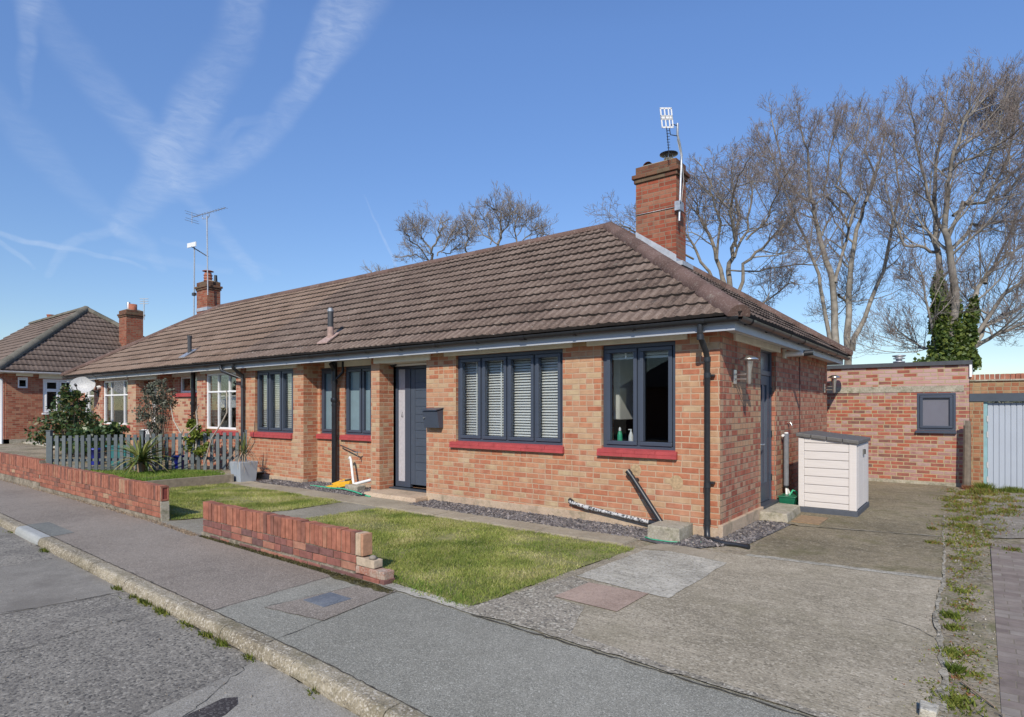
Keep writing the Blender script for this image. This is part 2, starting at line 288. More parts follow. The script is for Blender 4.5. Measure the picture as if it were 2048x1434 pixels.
M['leafyellow'] = rvmat('yellow green leaves', [(0, (.06, .10, .012)), (.5, (.15, .20, .025)), (1, (.30, .34, .06))], .5, 6, .3, 0, .4, .3)
M['leafred'] = rvmat('brown red twiggy leaves', [(0, (.10, .05, .03)), (1, (.24, .13, .07))], .7, 6, .3)
M['yucca'] = rvmat('strap leaves', [(0, (.05, .09, .025)), (.45, (.12, .17, .04)), (.8, (.30, .30, .08)), (1, (.38, .33, .14))], .5, 10, .2, 0, .4, .2)
M['deadleaf'] = rvmat('dead straw leaves', [(0, (.20, .14, .09)), (1, (.42, .33, .23))], .8, 10, .2)
M['palestem'] = plain('pale bare stems', (.42, .37, .30), .8, 0, .2, 20)
M['grass'] = rvmat('grass blades', [(0, (.10, .155, .03)), (.3, (.20, .255, .05)), (.6, (.36, .385, .10)), (.8, (.50, .46, .19)), (1, (.58, .51, .28))], .7, 1.6, .45, 0, .25, .3)
M['grass2'] = rvmat('fresh grass blades', [(0, (.08, .16, .02)), (.5, (.16, .26, .035)), (1, (.32, .36, .09))], .7, 1.6, .4, 0, .25, .3)
M['weed'] = rvmat('verge weeds', [(0, (.06, .10, .012)), (.5, (.16, .19, .03)), (.8, (.26, .24, .06)), (.9, (.22, .08, .04)), (1, (.26, .12, .07))], .7, 5, .3, 0, .25, .2)
M['slate'] = rvmat('plum slate chips', [(0, (.055, .05, .052)), (.5, (.135, .122, .12)), (.85, (.22, .20, .19)), (1, (.34, .29, .25))], .7, 40, .3, 0, .4)
M['pebble'] = rvmat('pebbles', [(0, (.14, .12, .1)), (.7, (.30, .26, .21)), (1, (.50, .46, .40))], .8, 40, .3)

# ------------------------------------------------------------------ mesh builder
class MB:
    def __init__(s): s.v = []; s.f = []; s.mi = []; s.sm = []; s.rv = []; s.uvf = []
    def quad(s, pts, mi=0, sm=False, rv=None):
        b = len(s.v); s.v += [tuple(p) for p in pts]; s.f.append(tuple(range(b, b + len(pts))))
        s.mi.append(mi); s.sm.append(sm); s.rv.append(rnd() if rv is None else rv)
    def box(s, x0, x1, y0, y1, z0, z1, mi=0, rv=None, M4=None, jit=0):
        rv = rnd() if rv is None else rv
        b = len(s.v)
        P = [(x, y, z) for z in (z0, z1) for y in (y0, y1) for x in (x0, x1)]
        if jit: P = [(x + U(-jit, jit), y + U(-jit, jit), z + U(-jit, jit)) for x, y, z in P]
        if M4 is not None: P = [tuple(M4 @ Vector(p)) for p in P]
        s.v += P
        for f in ((0, 2, 3, 1), (4, 5, 7, 6), (0, 1, 5, 4), (2, 6, 7, 3), (0, 4, 6, 2), (1, 3, 7, 5)):
            s.f.append(tuple(b + i for i in f)); s.mi.append(mi); s.sm.append(False); s.rv.append(rv)
        return s
    def hexa(s, P, mi=0, rv=None):   # 8 points like box order
        b = len(s.v); rv = rnd() if rv is None else rv; s.v += [tuple(p) for p in P]
        for f in ((0, 2, 3, 1), (4, 5, 7, 6), (0, 1, 5, 4), (2, 6, 7, 3), (0, 4, 6, 2), (1, 3, 7, 5)):
            s.f.append(tuple(b + i for i in f)); s.mi.append(mi); s.sm.append(False); s.rv.append(rv)
    def tube(s, pts, rad, n=8, caps=True, mi=0, rv=None, sm=True, ends=False):
        pts = [Vector(p) for p in pts]; m = len(pts)
        if not hasattr(rad, '__len__'): rad = [rad] * m
        rv = rnd() if rv is None else rv
        b = len(s.v); ref = None
        for i, p in enumerate(pts):
            d = (pts[min(i + 1, m - 1)] - pts[max(i - 1, 0)])
            if d.length < 1e-9: d = Vector((0, 0, 1))
            d.normalize()
            if ref is None:
                ref = Vector((1, 0, 0)) if abs(d.x) < .8 else Vector((0, 1, 0))
            a = (ref - d * ref.dot(d)).normalized(); c = d.cross(a); ref = a
            for k in range(n):
                an = 2 * math.pi * k / n
                q = p + (a * math.cos(an) + c * math.sin(an)) * rad[i]
                s.v.append((q.x, q.y, q.z))
        for i in range(m - 1):
            for k in range(n):
                k2 = (k + 1) % n
                s.f.append((b + i * n + k, b + i * n + k2, b + (i + 1) * n + k2, b + (i + 1) * n + k)); s.mi.append(mi); s.sm.append(sm); s.rv.append(rv)
        if caps:
            c0 = len(s.v); s.v += s.v[b:b + n]; s.f.append(tuple(c0 + k for k in reversed(range(n))))
            c0 = len(s.v); s.v += s.v[b + (m - 1) * n:b + m * n]; s.f.append(tuple(c0 + k for k in range(n)))
            s.mi += [mi, mi]; s.sm += [False, False]; s.rv += [rv, rv]
        return s
    def cyl(s, x, y, z0, z1, r0, r1=None, n=16, **k): return s.tube([(x, y, z0), (x, y, z1)], [r0, r0 if r1 is None else r1], n, **k)
    def lathe(s, x, y, prof, n=20, mi=0, rv=.5):   # prof [(r,z)]
        return s.tube([(x, y, z + 1e-5 * i) for i, (r, z) in enumerate(prof)], [max(r, .0005) for r, z in prof], n, mi=mi, rv=rv)
    def build(s, name, mats, parent=None, org=None, bevel=0):
        me = bpy.data.meshes.new(name)
        o0 = Vector((0, 0, 0))
        if parent is not None: o0 = Vector(parent['_o'])
        elif org is not None: o0 = Vector(org)
        V = np.array(s.v, dtype=np.float64)
        W = V - np.array(o0)
        me.from_pydata(W.tolist(), [], s.f)
        if not hasattr(mats, '__len__'): mats = [mats]
        for m in mats: me.materials.append(m)
        me.polygons.foreach_set('material_index', s.mi); me.polygons.foreach_set('use_smooth', s.sm)
        a = me.attributes.new('rv', 'FLOAT', 'FACE'); a.data.foreach_set('value', s.rv)
        me.update()
        nl = len(me.loops); li = np.zeros(nl, dtype=np.int32); me.loops.foreach_get('vertex_index', li)
        nf = len(me.polygons); nor = np.zeros(nf * 3); me.polygons.foreach_get('normal', nor); nor = np.abs(nor.reshape(-1, 3))
        lt = np.zeros(nf, dtype=np.int32); me.polygons.foreach_get('loop_total', lt)
        ax = np.repeat(np.argmax(nor, axis=1), lt); P = V[li]
        uv = np.where((ax == 0)[:, None], P[:, [1, 2]], np.where((ax == 1)[:, None], P[:, [0, 2]], P[:, [0, 1]]))
        l = me.uv_layers.new(name='UVMap'); l.data.foreach_set('uv', uv.ravel())
        o = bpy.data.objects.new(name, me); COL.objects.link(o)
        if parent is not None: o.parent = parent; o['_o'] = list(o0)
        else: o.location = o0; o['_o'] = list(o0)
        if bevel:
            b = o.modifiers.new('bevel', 'BEVEL'); b.width = bevel; b.segments = 2; b.limit_method = 'ANGLE'
        return o
def np_mesh(name, verts, faces_n, mat, rv, parent=None, org=(0, 0, 0), smooth=False):
    """verts (F*k,3) grouped per face with k = faces_n"""
    me = bpy.data.meshes.new(name); o0 = np.array(parent['_o'] if parent is not None else org)
    n = len(verts); k = faces_n; nf = n // k
    me.vertices.add(n); me.vertices.foreach_set('co', (verts - o0).ravel())
    me.loops.add(n); me.loops.foreach_set('vertex_index', np.arange(n, dtype=np.int32))
    me.polygons.add(nf); me.polygons.foreach_set('loop_start', np.arange(0, n, k, dtype=np.int32))
    me.polygons.foreach_set('loop_total', np.full(nf, k, dtype=np.int32))
    me.materials.append(mat); a = me.attributes.new('rv', 'FLOAT', 'FACE'); a.data.foreach_set('value', np.asarray(rv, dtype=np.float32))
    me.update(calc_edges=True)
    o = bpy.data.objects.new(name, me); COL.objects.link(o); o['_o'] = list(map(float, o0))
    if parent is not None: o.parent = parent
    else: o.location = org
    return o
def root(name, label, cat, loc, group=None):
    o = bpy.data.objects.new(name, None); COL.objects.link(o); o.location = loc; o['_o'] = list(loc)
    o.empty_display_size = .2
    o['label'] = label; o['category'] = cat
    if group: o['group'] = group
    return o
def tag(o, label, cat, group=None, kind=None):
    o['label'] = label; o['category'] = cat
    if group: o['group'] = group
    if kind: o['kind'] = kind
    return o
def struct(o): o['kind'] = 'structure'; return o
def sheet(name, poly, z, mat, jag=0):
    """flat irregular polygon"""
    m = MB(); P = []
    n = len(poly)
    for i in range(n):
        a = Vector(poly[i]); b = Vector(poly[(i + 1) % n])
        k = max(1, int((b - a).length / .08)) if jag else 1
        nx = Vector((-(b - a).y, (b - a).x)).normalized() if jag else None
        for j in range(k):
            p = a.lerp(b, j / k)
            if jag and j: p += nx * U(-jag, jag)
            P.append((p.x, p.y, z))
    m.quad(P); o = m.build(name, mat)
    if o.data.polygons[0].normal.z < 0: o.data.flip_normals()
    return struct(o)

# ------------------------------------------------------------------ walls with openings
def panel(mb, axis, c, u0, u1, z0, z1, ops, thick, sign=-1, mi=0):
    """wall panel; axis 'y' -> plane y=c spanning x, outward sign*axis"""
    us = sorted(set([u0, u1] + [o[0] for o in ops] + [o[1] for o in ops])); zs = sorted(set([z0, z1] + [o[2] for o in ops] + [o[3] for o in ops]))
    us = [u for u in us if u0 <= u <= u1]; zs = [z for z in zs if z0 <= z <= z1]
    def P(u, z, d):
        w = c - sign * d
        return (u, w, z) if axis == 'y' else (w, u, z)
    def hole(u, z): return any(o[0] < u < o[1] and o[2] < z < o[3] for o in ops)
    for i in range(len(us) - 1):
        for j in range(len(zs) - 1):
            a, b, e, f = us[i], us[i + 1], zs[j], zs[j + 1]
            if hole((a + b) / 2, (e + f) / 2): continue
            for d in (0, thick): mb.quad([P(a, e, d), P(b, e, d), P(b, f, d), P(a, f, d)], mi)
    for (a, b, e, f) in ops:
        for (p, q) in (((a, e), (a, f)), ((b, e), (b, f)), ((a, e), (b, e)), ((a, f), (b, f))):
            mb.quad([P(*p, 0), P(*q, 0), P(*q, thick), P(*p, thick)], mi)
    for (p, q) in (((u0, z0), (u0, z1)), ((u1, z0), (u1, z1)), ((u0, z1), (u1, z1))):
        mb.quad([P(*p, 0), P(*q, 0), P(*q, thick), P(*p, thick)], mi)

def window(parent, axis, c, u0, u1, z0, z1, fr, glassm, mull=(), trans=(), sash=True, inset=.05, fw=.055, sign=-1, sill=None, name='window', bars_z=None):
    """frame mesh + pane child + sill child. mull = u positions, trans = z positions"""
    m = MB()
    def B(a, b, d0, d1, e, f):
        y0, y1 = sorted((c - sign * d0, c - sign * d1))
        if axis == 'y': m.box(a, b, y0, y1, e, f)
        else: m.box(y0, y1, a, b, e, f)
    D0, D1 = inset, inset + .07
    B(u0, u1, D0, D1, z1 - fw, z1); B(u0, u1, D0, D1, z0, z0 + fw)
    B(u0, u0 + fw, D0, D1, z0 + fw, z1 - fw); B(u1 - fw, u1, D0, D1, z0 + fw, z1 - fw)
    ed = [u0 + fw] + list(mull) + [u1 - fw]
    for x in mull: B(x - fw * .3, x + fw * .3, D0 + .004, D1 - .004, z0 + fw, z1 - fw)
    zt = [z0 + fw] + list(trans) + [z1 - fw]
    for z in trans: B(u0 + fw, u1 - fw, D0 + .002, D1 - .006, z - fw * .4, z + fw * .4)
    if sash:
        for i in range(len(ed) - 1):
            for j in range(len(zt) - 1):
                a, b, e, f = ed[i], ed[i + 1], zt[j], zt[j + 1]
                g = .004; s = .05
                if i: a += fw * .3
                if i < len(ed) - 2: b -= fw * .3
                a += g; b -= g; e += g; f -= g
                B(a, b, D0 - .018, D1 - .01, e, e + s); B(a, b, D0 - .018, D1 - .01, f - s, f)
                B(a, a + s, D0 - .018, D1 - .01, e + s, f - s); B(b - s, b, D0 - .018, D1 - .01, e + s, f - s)
    w = m.build(name, fr, parent, bevel=.006)
    g = MB(); dd = inset + .035
    if axis == 'y': g.box(u0 + fw * .8, u1 - fw * .8, *sorted((c - sign * dd, c - sign * (dd + .004))), z0 + fw * .8, z1 - fw * .8)
    else: g.box(*sorted((c - sign * dd, c - sign * (dd + .004))), u0 + fw * .8, u1 - fw * .8, z0 + fw * .8, z1 - fw * .8)
    pn = g.build('pane', glassm, w)
    if sill:
        s = MB(); a, b, e, f, prot, mat, seg = sill
        n = max(1, int(round((b - a) / seg)))
        for layer in (0, 1):
            n2 = n + layer
            for i in range(n2):
                p = a + (b - a) * i / n2 + .0015; q = a + (b - a) * (i + 1) / n2 - .0015
                j = U(-.004, .004); zz = e + (f - e) * (.0 if layer == 0 else .5)
                y_in = c - sign * (inset + .01); y_out = c + sign * (prot - layer * .008 + j)
                zt0 = zz + (f - e) * .46; 
                if axis == 'y':
                    y0, y1 = min(y_in, y_out), max(y_in, y_out)
                    out_lo = y0 if sign < 0 else y1; inn = y1 if sign < 0 else y0
                    P = [(p, out_lo, zz), (q, out_lo, zz), (p, inn, zz), (q, inn, zz), (p, out_lo, zt0), (q, out_lo, zt0), (p, inn, zt0 + .02), (q, inn, zt0 + .02)]
                    s.hexa(P)
                else:
                    s.box(min(y_in, y_out), max(y_in, y_out), p, q, zz, zt0)
        s.build('sill', mat, w)
    return w

# ------------------------------------------------------------------ roof
ROWS = 13
def roof_face(mb, e0, ux, uy, L, run, rise, planes, rows=ROWS, seed=0, period=.15, amp=.014, th=.036, sag=.008):
    """rows of profiled interlocking tiles; e0 eave left point, ux along the eave, uy horizontal up-slope"""
    rg = random.Random(seed)
    bm = bmesh.new(); lay = bm.faces.layers.float.new('rv')
    sl = math.hypot(run, rise); up = (uy * run + Vector((0, 0, rise))) / sl; nrm = ux.cross(up).normalized()
    if nrm.z < 0: nrm = -nrm
    du = .0375; n = int(L / du) + 1; ex = sl / rows
    for r in range(rows):
        s0 = r * ex; s1 = min(s0 + ex + .02, sl + .005)
        lo = []; mid = []; top = []
        hj = {}
        for i in range(n + 1):
            x = i * du; k = int(x / .3 + (r % 2) * .5); 
            if k not in hj: hj[k] = (rg.uniform(-.004, .005), rg.uniform(-.006, .006))
            ph = (x + (r % 2) * .15) / period * 2 * math.pi
            w = max(-.2, math.sin(ph)) * amp + hj[k][0] + sag * math.sin(x * .9 + r * .7) * .5
            base = e0 + ux * x
            lo.append(bm.verts.new(base + up * (s0 + hj[k][1]) + nrm * (-.004)))
            mid.append(bm.verts.new(base + up * (s0 + hj[k][1]) + nrm * (th + w)))
            top.append(bm.verts.new(base + up * s1 + nrm * (.004 + w)))
        for i in range(n):
            k = int((i * du) / .3 + (r % 2) * .5); q = math.sin(k * 12.9898 + r * 78.233 + seed) * 43758.5453; q -= math.floor(q)
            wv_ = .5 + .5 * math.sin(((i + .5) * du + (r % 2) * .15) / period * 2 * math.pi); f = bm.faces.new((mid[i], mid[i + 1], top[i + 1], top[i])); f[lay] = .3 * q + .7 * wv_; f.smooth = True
            f = bm.faces.new((lo[i], lo[i + 1], mid[i + 1], mid[i])); f[lay] = q * .5; f.material_index = 1
    for co, no in planes:
        bmesh.ops.bisect_plane(bm, geom=bm.verts[:] + bm.edges[:] + bm.faces[:], plane_co=co, plane_no=no, clear_outer=True)
    bm.verts.index_update(); b = len(mb.v)
    mb.v += [tuple(v.co) for v in bm.verts]
    for f in bm.faces:
        mb.f.append(tuple(b + v.index for v in f.verts)); mb.mi.append(f.material_index); mb.sm.append(f.smooth); mb.rv.append(f[lay])
    bm.free()
def ridge_line(mb, a, b, r=.115, seg=.42, bed=True):
    a = Vector(a); b = Vector(b); d = b - a; L = d.length; n = max(1, int(round(L / seg))); d.normalize()
    side = d.cross(Vector((0, 0, 1))).normalized(); upv = side.cross(d).normalized()
    for i in range(n):
        p = a + d * (L * i / n - .012); q = a + d * (L * (i + 1) / n + .012)
        off = upv * U(-.0025, .0025) + side * U(-.002, .002); r0 = r * 1.004; r1 = r * .996; rv = rnd(); K = 9
        base = len(mb.v)
        for (c, rr) in ((p + off, r0), (q + off, r1)):
            for k in range(K):
                an = math.pi * (-.06 + 1.12 * k / (K - 1)); w = c + side * math.cos(an) * rr * 1.15 + upv * (math.sin(an) * rr - .035)
                mb.v.append(tuple(w))
        for k in range(K - 1):
            mb.f.append((base + k, base + k + 1, base + K + k + 1, base + K + k)); mb.mi.append(0); mb.sm.append(True); mb.rv.append(rv)
        c0 = len(mb.v); mb.v += mb.v[base:base + 2 * K]
        mb.f.append(tuple(c0 + k for k in range(K))); mb.mi.append(0); mb.sm.append(False); mb.rv.append(rv)
        mb.f.append(tuple(c0 + K + k for k in reversed(range(K)))); mb.mi.append(0); mb.sm.append(False); mb.rv.append(rv)

EZ = 2.585; OV = .33; DEP = 6.42; RUN = DEP / 2 + OV; RISE = 2.45; TN = RISE / RUN; YM = DEP / 2
PARTY = -10.77; LEND = -21.54
X1 = Vector((1, 0, 0)); Y1 = Vector((0, 1, 0)); Z1 = Vector((0, 0, 1))

def gutter(parent, a, b, outv, mat, name='gutter', r=.055, brk=.9, bmat=None):
    a = Vector(a); b = Vector(b); d = (b - a); L = d.length; d.normalize(); outv = Vector(outv)
    m = MB(); K = 8
    base = len(m.v)
    for c in (a, b):
        for rr in (r, r - .004):
            for k in range(K + 1):
                an = math.pi * k / K; m.v.append(tuple(c + outv * math.cos(an) * rr - Z1 * math.sin(an) * rr))
    W = K + 1
    for k in range(K):
        for o in (0, W):
            m.f.append((base + o + k, base + o + k + 1, base + 2 * W + o + k + 1, base + 2 * W + o + k)); m.mi.append(0); m.sm.append(True); m.rv.append(.5)
    n = int(L / brk)
    for i in range(n + 1):
        p = a + d * (L * (i + .5) / (n + 1)); q = .018 if i % 3 else .05
        m.tube([p - d * q + Z1 * .0, p + d * q], [r + .0, r + .0], 10) if False else None
        for k in range(K):
            a0 = math.pi * k / K; a1 = math.pi * (k + 1) / K; R2 = r + .009
            P = [p + d * sx * q + outv * math.cos(an) * R2 - Z1 * math.sin(an) * R2 for sx in (-1, 1) for an in (a0, a1)]
            m.quad([P[0], P[1], P[3], P[2]])
        pb = p - outv * (r + .0) 
        m.box(min(pb.x - .015, pb.x + .015), max(pb.x - .015, pb.x + .015), pb.y - .015, pb.y + .015, pb.z - .05, pb.z)
    return m.build(name, mat, parent)

# ================================================================== OUR BUNGALOW
H1 = root('bungalow', 'orange brick bungalow with dark grey windows, door and brown hipped roof', 'house', (-5.4, 0, 0))
wm = MB()
TK = .30
wA = [(-1.585, -.55, 1.0, 2.38), (-4.24, -2.2, 1.0, 2.38)]
panel(wm, 'y', 0, -4.913, 0, 0, 2.56, wA, .34)
panel(wm, 'y', .33, -6.2, -4.8, 0, 2.56, [(-6.113, -4.95, .1, 2.30)], .25)
wm.box(-6.345, -6.113, .0, .45, 0, 2.56)
panel(wm, 'y', .33, -8.6, -6.25, 0, 2.56, [(-7.56, -6.69, 1.0, 2.36), (-8.37, -7.86, 1.0, 2.36)], .25)
panel(wm, 'y', 0, PARTY, -8.471, 0, 2.56, [(-10.33, -8.84, 1.0, 2.38)], .34)
wm2 = MB()
panel(wm2, 'x', 0, .34, DEP, 0, 2.56, [(1.69, 2.50, .13, 2.42)], .30, sign=1)
rw = MB(); panel(rw, 'y', DEP - .002, PARTY, -.302, 0, 2.56, [], .3, sign=1); rw.build('rear_wall', M['brick'], H1)
wall = wm.build('wall', M['brick'], H1)
side = MB()
# front 0.34 m of the flank (return of the front wall) plus flank panel
side.quad([(0.002, 0, 0), (0.002, .34, 0), (0.002, .34, 2.56), (0.002, 0, 2.56)])
sw = wm2; b0 = len(sw.v); sw.quad([(0.002, 0, 0), (0.002, .345, 0), (0.002, .345, 2.56), (0.002, 0, 2.56)])
sw.build('side_wall', M['brick_side'], H1)
# plinth
pm = MB()
pm.box(-4.905, .012, -.014, .1, -.02, .125, rv=.4); pm.box(-10.77, -8.465, -.02, .1, -.02, .09, rv=.5); pm.box(-8.475, -6.34, .31, .4, -.02, .10, rv=.5); pm.box(-6.35, -6.105, -.014, .33, -.02, .06, rv=.5)
pm.box(-.02, .04, -.02, 1.69, -.02, .165, rv=.3); pm.box(-.02, .03, 2.5, DEP, -.02, .12, rv=.3)
pm.build('plinth', M['plinth'], H1, bevel=.006)
# inside
im = MB()
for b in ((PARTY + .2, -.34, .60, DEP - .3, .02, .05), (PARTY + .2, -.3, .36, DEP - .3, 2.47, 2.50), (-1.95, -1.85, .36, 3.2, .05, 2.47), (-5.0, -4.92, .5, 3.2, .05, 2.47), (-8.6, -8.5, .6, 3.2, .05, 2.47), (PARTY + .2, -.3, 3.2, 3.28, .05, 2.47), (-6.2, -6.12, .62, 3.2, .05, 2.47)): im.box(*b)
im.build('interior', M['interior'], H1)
# windows
w1 = window(H1, 'y', 0, -4.24, -2.2, 1.0, 2.38, M['anth'], M['glass'], mull=[-3.73, -3.22, -2.71], sill=(-4.34, -2.17, .91, 1.0, .055, M['sill'], .34))
MB().box(-1.58, -.555, .125, .40, 1.005, 1.043).build('window_ledge', M['upvc'], H1)
w2 = window(H1, 'y', 0, -1.585, -.55, 1.0, 2.38, M['anth'], M['glass'], mull=[-1.0675], sill=(-1.63, -.52, .91, 1.0, .055, M['sill'], .34))
wB = window(H1, 'y', 0, -10.33, -8.84, 1.0, 2.38, M['anth'], M['glass'], mull=[-9.833, -9.337], sill=(-10.48, -8.86, .90, 1.0, .05, M['sill'], .34))
wb1 = window(H1, 'y', .33, -7.56, -6.69, 1.0, 2.36, M['anth'], M['frost'], mull=[-7.05], sill=(-7.66, -6.40, .91, 1.0, .06, M['sill'], .34), inset=.03)
wb2 = window(H1, 'y', .33, -8.37, -7.86, 1.0, 2.36, M['anth'], M['frost'], sill=(-8.45, -7.80, .91, 1.0, .06, M['sill'], .34), inset=.03)
# lintels
for (a, b, y, z0, z1, th) in ((-4.485, -2.04, 0, 2.38, 2.47, .03), (-1.80, -.395, 0, 2.38, 2.47, .03), (-6.245, -4.81, 0, 2.34, 2.47, .03), (-10.66, -8.69, 0, 2.37, 2.47, .03), (-8.2, -6.40, .33, 2.36, 2.47, .02)):
    MB().box(a, b, y - th, y + (.30 if y == 0 and a < -6 and a > -6.3 else .2), z0 + .001, z1).build('lintel', M['cream'], H1, bevel=.004)
MB().box(-.2, .03, .5, 2.66, 2.385, 2.47).build('lintel', M['cream'], H1, bevel=.004)
# eaves
def eaves(P, x0, x1, left, right, fm, name='fascia'):
    fy = -.25; q = .25
    m = MB(); m.box(x0 - (q if left else 0), x1 + (q if right else 0), fy, fy + .018, 2.42, 2.56)
    if right: m.box(x1 + q - .018, x1 + q, fy + .018, DEP + q - .018, 2.42, 2.56)
    if left: m.box(x0 - q, x0 - q + .018, fy + .018, DEP + q - .018, 2.42, 2.56)
    m.box(x0 - (q if left else 0), x1 + (q if right else 0), DEP + q - .018, DEP + q, 2.42, 2.56)
    m.build('fascia', fm, P)
    s = MB(); s.box(x0 - (.231 if left else 0), x1 + (.231 if right else 0), fy + .019, .33 + .1, 2.471, 2.478)
    if right: s.box(x1 - .1, x1 + .231, .431, DEP + .23, 2.471, 2.478)
    if left: s.box(x0 - .231, x0 + .1, .431, DEP + .23, 2.471, 2.478)
    s.build('soffit', M['soffit'], P)
eaves(H1, PARTY, 0, False, True, M['fascia'])
gutter(H1, (PARTY, -.31, 2.56), (.32, -.31, 2.56), (0, -1, 0), M['black'])
gutter(H1, (.31, -.33, 2.56), (.31, DEP + .33, 2.56), (1, 0, 0), M['black'])
# roof faces
def hipplane(cx, cy, sx):   # keep the inner side of the vertical hip plane
    return (Vector((cx, cy, 0)), Vector((sx, 1, 0)).normalized())
def roof(P, xl, xr, hip_l, hip_r, tm, rm, seed):
    m = MB()
    planesF = []; planesB = []
    if hip_r:
        planesF.append((Vector((xr + OV, -OV, 0)), Vector((1, 1, 0)).normalized())); planesB.append((Vector((xr + OV, DEP + OV, 0)), Vector((1, -1, 0)).normalized()))
    else:
        planesF.append((Vector((xr, 0, 0)), X1)); planesB.append((Vector((xr, 0, 0)), X1))
    if hip_l:
        planesF.append((Vector((xl - OV, -OV, 0)), Vector((-1, 1, 0)).normalized())); planesB.append((Vector((xl - OV, DEP + OV, 0)), Vector((-1, -1, 0)).normalized()))
    L = xr - xl + OV + .1
    e = Vector((xl - (OV if hip_l else 0), -OV, EZ))
    roof_face(m, e, X1, Y1, L + (OV if hip_r and hip_l else 0), RUN, RISE, planesF, seed=seed)
    roof_face(m, Vector((xl - (OV if hip_l else 0), DEP + OV, EZ)), X1, -Y1, L, RUN, RISE, planesB, seed=seed + 1)
    if hip_r:
        roof_face(m, Vector((xr + OV, -OV, EZ)), Y1, -X1, DEP + 2 * OV, RUN, RISE, [(Vector((xr + OV, -OV, 0)), Vector((-1, -1, 0)).normalized()), (Vector((xr + OV, DEP + OV, 0)), Vector((-1, 1, 0)).normalized())], seed=seed + 2)
    if hip_l:
        roof_face(m, Vector((xl - OV, -OV, EZ)), Y1, X1, DEP + 2 * OV, RUN, RISE, [(Vector((xl - OV, -OV, 0)), Vector((1, -1, 0)).normalized()), (Vector((xl - OV, DEP + OV, 0)), Vector((1, 1, 0)).normalized())], seed=seed + 3)
    # ridges
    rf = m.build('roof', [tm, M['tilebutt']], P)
    k = MB(); zt = EZ + RISE + .012
    xa = xl - OV + RUN if hip_l else xl; xb = xr + OV - RUN if hip_r else xr
    ridge_line(k, (xa, YM, zt), (xb, YM, zt), .10)
    if hip_r:
        ridge_line(k, (xr + OV - .01, -OV + .01, EZ + .03), (xb, YM, zt), .115); ridge_line(k, (xr + OV, DEP + OV, EZ + .06), (xb, YM, zt), .12)
    if hip_l:
        ridge_line(k, (xl - OV, -OV, EZ + .06), (xa, YM, zt), .11); ridge_line(k, (xl - OV, DEP + OV, EZ + .06), (xa, YM, zt), .11)
    k.build('ridge_tiles', rm, rf)
    return rf
RF1 = roof(H1, PARTY, 0, False, True, M['tile'], M['ridge'], 11)
# vent pipe on the roof
def ventpipe(rf, x, y, z, h, two=True, lean=0):
    m = MB()
    if two:
        m.tube([(x, y, z - .05), (x, y, z + h * .42)], .062, 14, mi=1); m.tube([(x, y, z + h * .42), (x, y, z + h)], .055, 14, mi=0); m.tube([(x, y, z + h - .02), (x, y, z + h + .02)], .06, 14, mi=2)
        m.tube([(x, y, z + h), (x, y, z + h + .05)], .045, 10, mi=2)
    else: m.tube([(x, y, z - .05), (x, y, z + h)], .05, 14); m.tube([(x, y, z + h - .03), (x, y, z + h + .02)], .058, 14)
    dz = TN; a, b = .17, .2
    P = [(x - a, y - b, z - b * dz), (x + a, y - b, z - b * dz), (x - a * .8, y + b * .6, z + b * .6 * dz), (x + a * .8, y + b * .6, z + b * .6 * dz)]
    m.hexa([(p[0], p[1], p[2] + .03) for p in P] + [(p[0], p[1], p[2] + .055) for p in P], mi=1 if two else 2)
    m.build('vent_pipe', [M['darkgrey'], M['terra_pale'], M['galv']], rf)
M['terra_pale'] = plain('faded pink clay', (.36, .25, .21), .85, 0, .25, 20)
ventpipe(RF1, -7.70, .10, EZ + (.10 + OV) * TN + .02, .56)
# ---- chimney (part of our roof) ; built from mesh with stepped lead
def chimney(P, x0, x1, y0, y1, zb, zt, base_fn=None, seed=1):
    m = MB(); m.box(x0, x1, y0, y1, zb, zt - .30)
    ch = m.build('chimney', M['brick_c'], P)
    c = MB()
    c.box(x0 - .03, x1 + .03, y0 - .03, y1 + .03, zt - .30, zt - .225); c.box(x0 - .06, x1 + .06, y0 - .06, y1 + .06, zt - .225, zt - .15)
    c.box(x0 - .005, x1 + .005, y0 - .005, y1 + .005, zt - .15, zt)
    n = 5
    c.build('chimney_crown', M['brick_ctop'], ch, bevel=.008)
    fl = MB(); xm, ym = (x0 + x1) / 2, (y0 + y1) / 2
    P8 = [(x0 + .01, y0 + .01, zt), (x1 - .01, y0 + .01, zt), (x0 + .01, y1 - .01, zt), (x1 - .01, y1 - .01, zt), (x0 + .12, y0 + .1, zt + .05), (x1 - .12, y0 + .1, zt + .05), (x0 + .12, y1 - .1, zt + .05), (x1 - .12, y1 - .1, zt + .05)]
    fl.hexa(P8); fl.build('flaunching', M['concrete'], ch)
    return ch
CH = chimney(H1, -2.62, -1.84, 3.15, 3.60, 3.2, 6.0)
# stepped flashing on the chimney front face, following the hip slope
fl = MB(); st = .075
for i in range(9):
    xa = -2.62 + i * .095; z = EZ + TN * (OV - xa)
    xb = min(xa + .12, -1.835)
    if xa >= -1.84: break
    zt = z + .19
    fl.hexa([(xa, 3.143, z - .25), (xb, 3.143, z - .25), (xa, 3.15, z - .25), (xb, 3.15, z - .25), (xa, 3.142, zt), (xb, 3.142, zt - .085), (xa, 3.15, zt), (xb, 3.15, zt - .085)])
xz = EZ + TN * (OV + 1.84)
fl.box(-1.842, -1.832, 3.142, 3.61, xz - .1, xz + .13); fl.box(-1.87, -1.70, 3.10, 3.61, xz - .02, xz + .055)
fl.build('lead_flashing', M['lead'], CH)
cw = MB()
cw.lathe(-2.07, 3.37, [(.085, 6.0), (.085, 6.10), (.09, 6.10), (.09, 6.105)], mi=0)
for k in range(6): cw.cyl(-2.07 + .075 * math.cos(k), 3.37 + .075 * math.sin(k), 6.10, 6.19, .006, n=5)
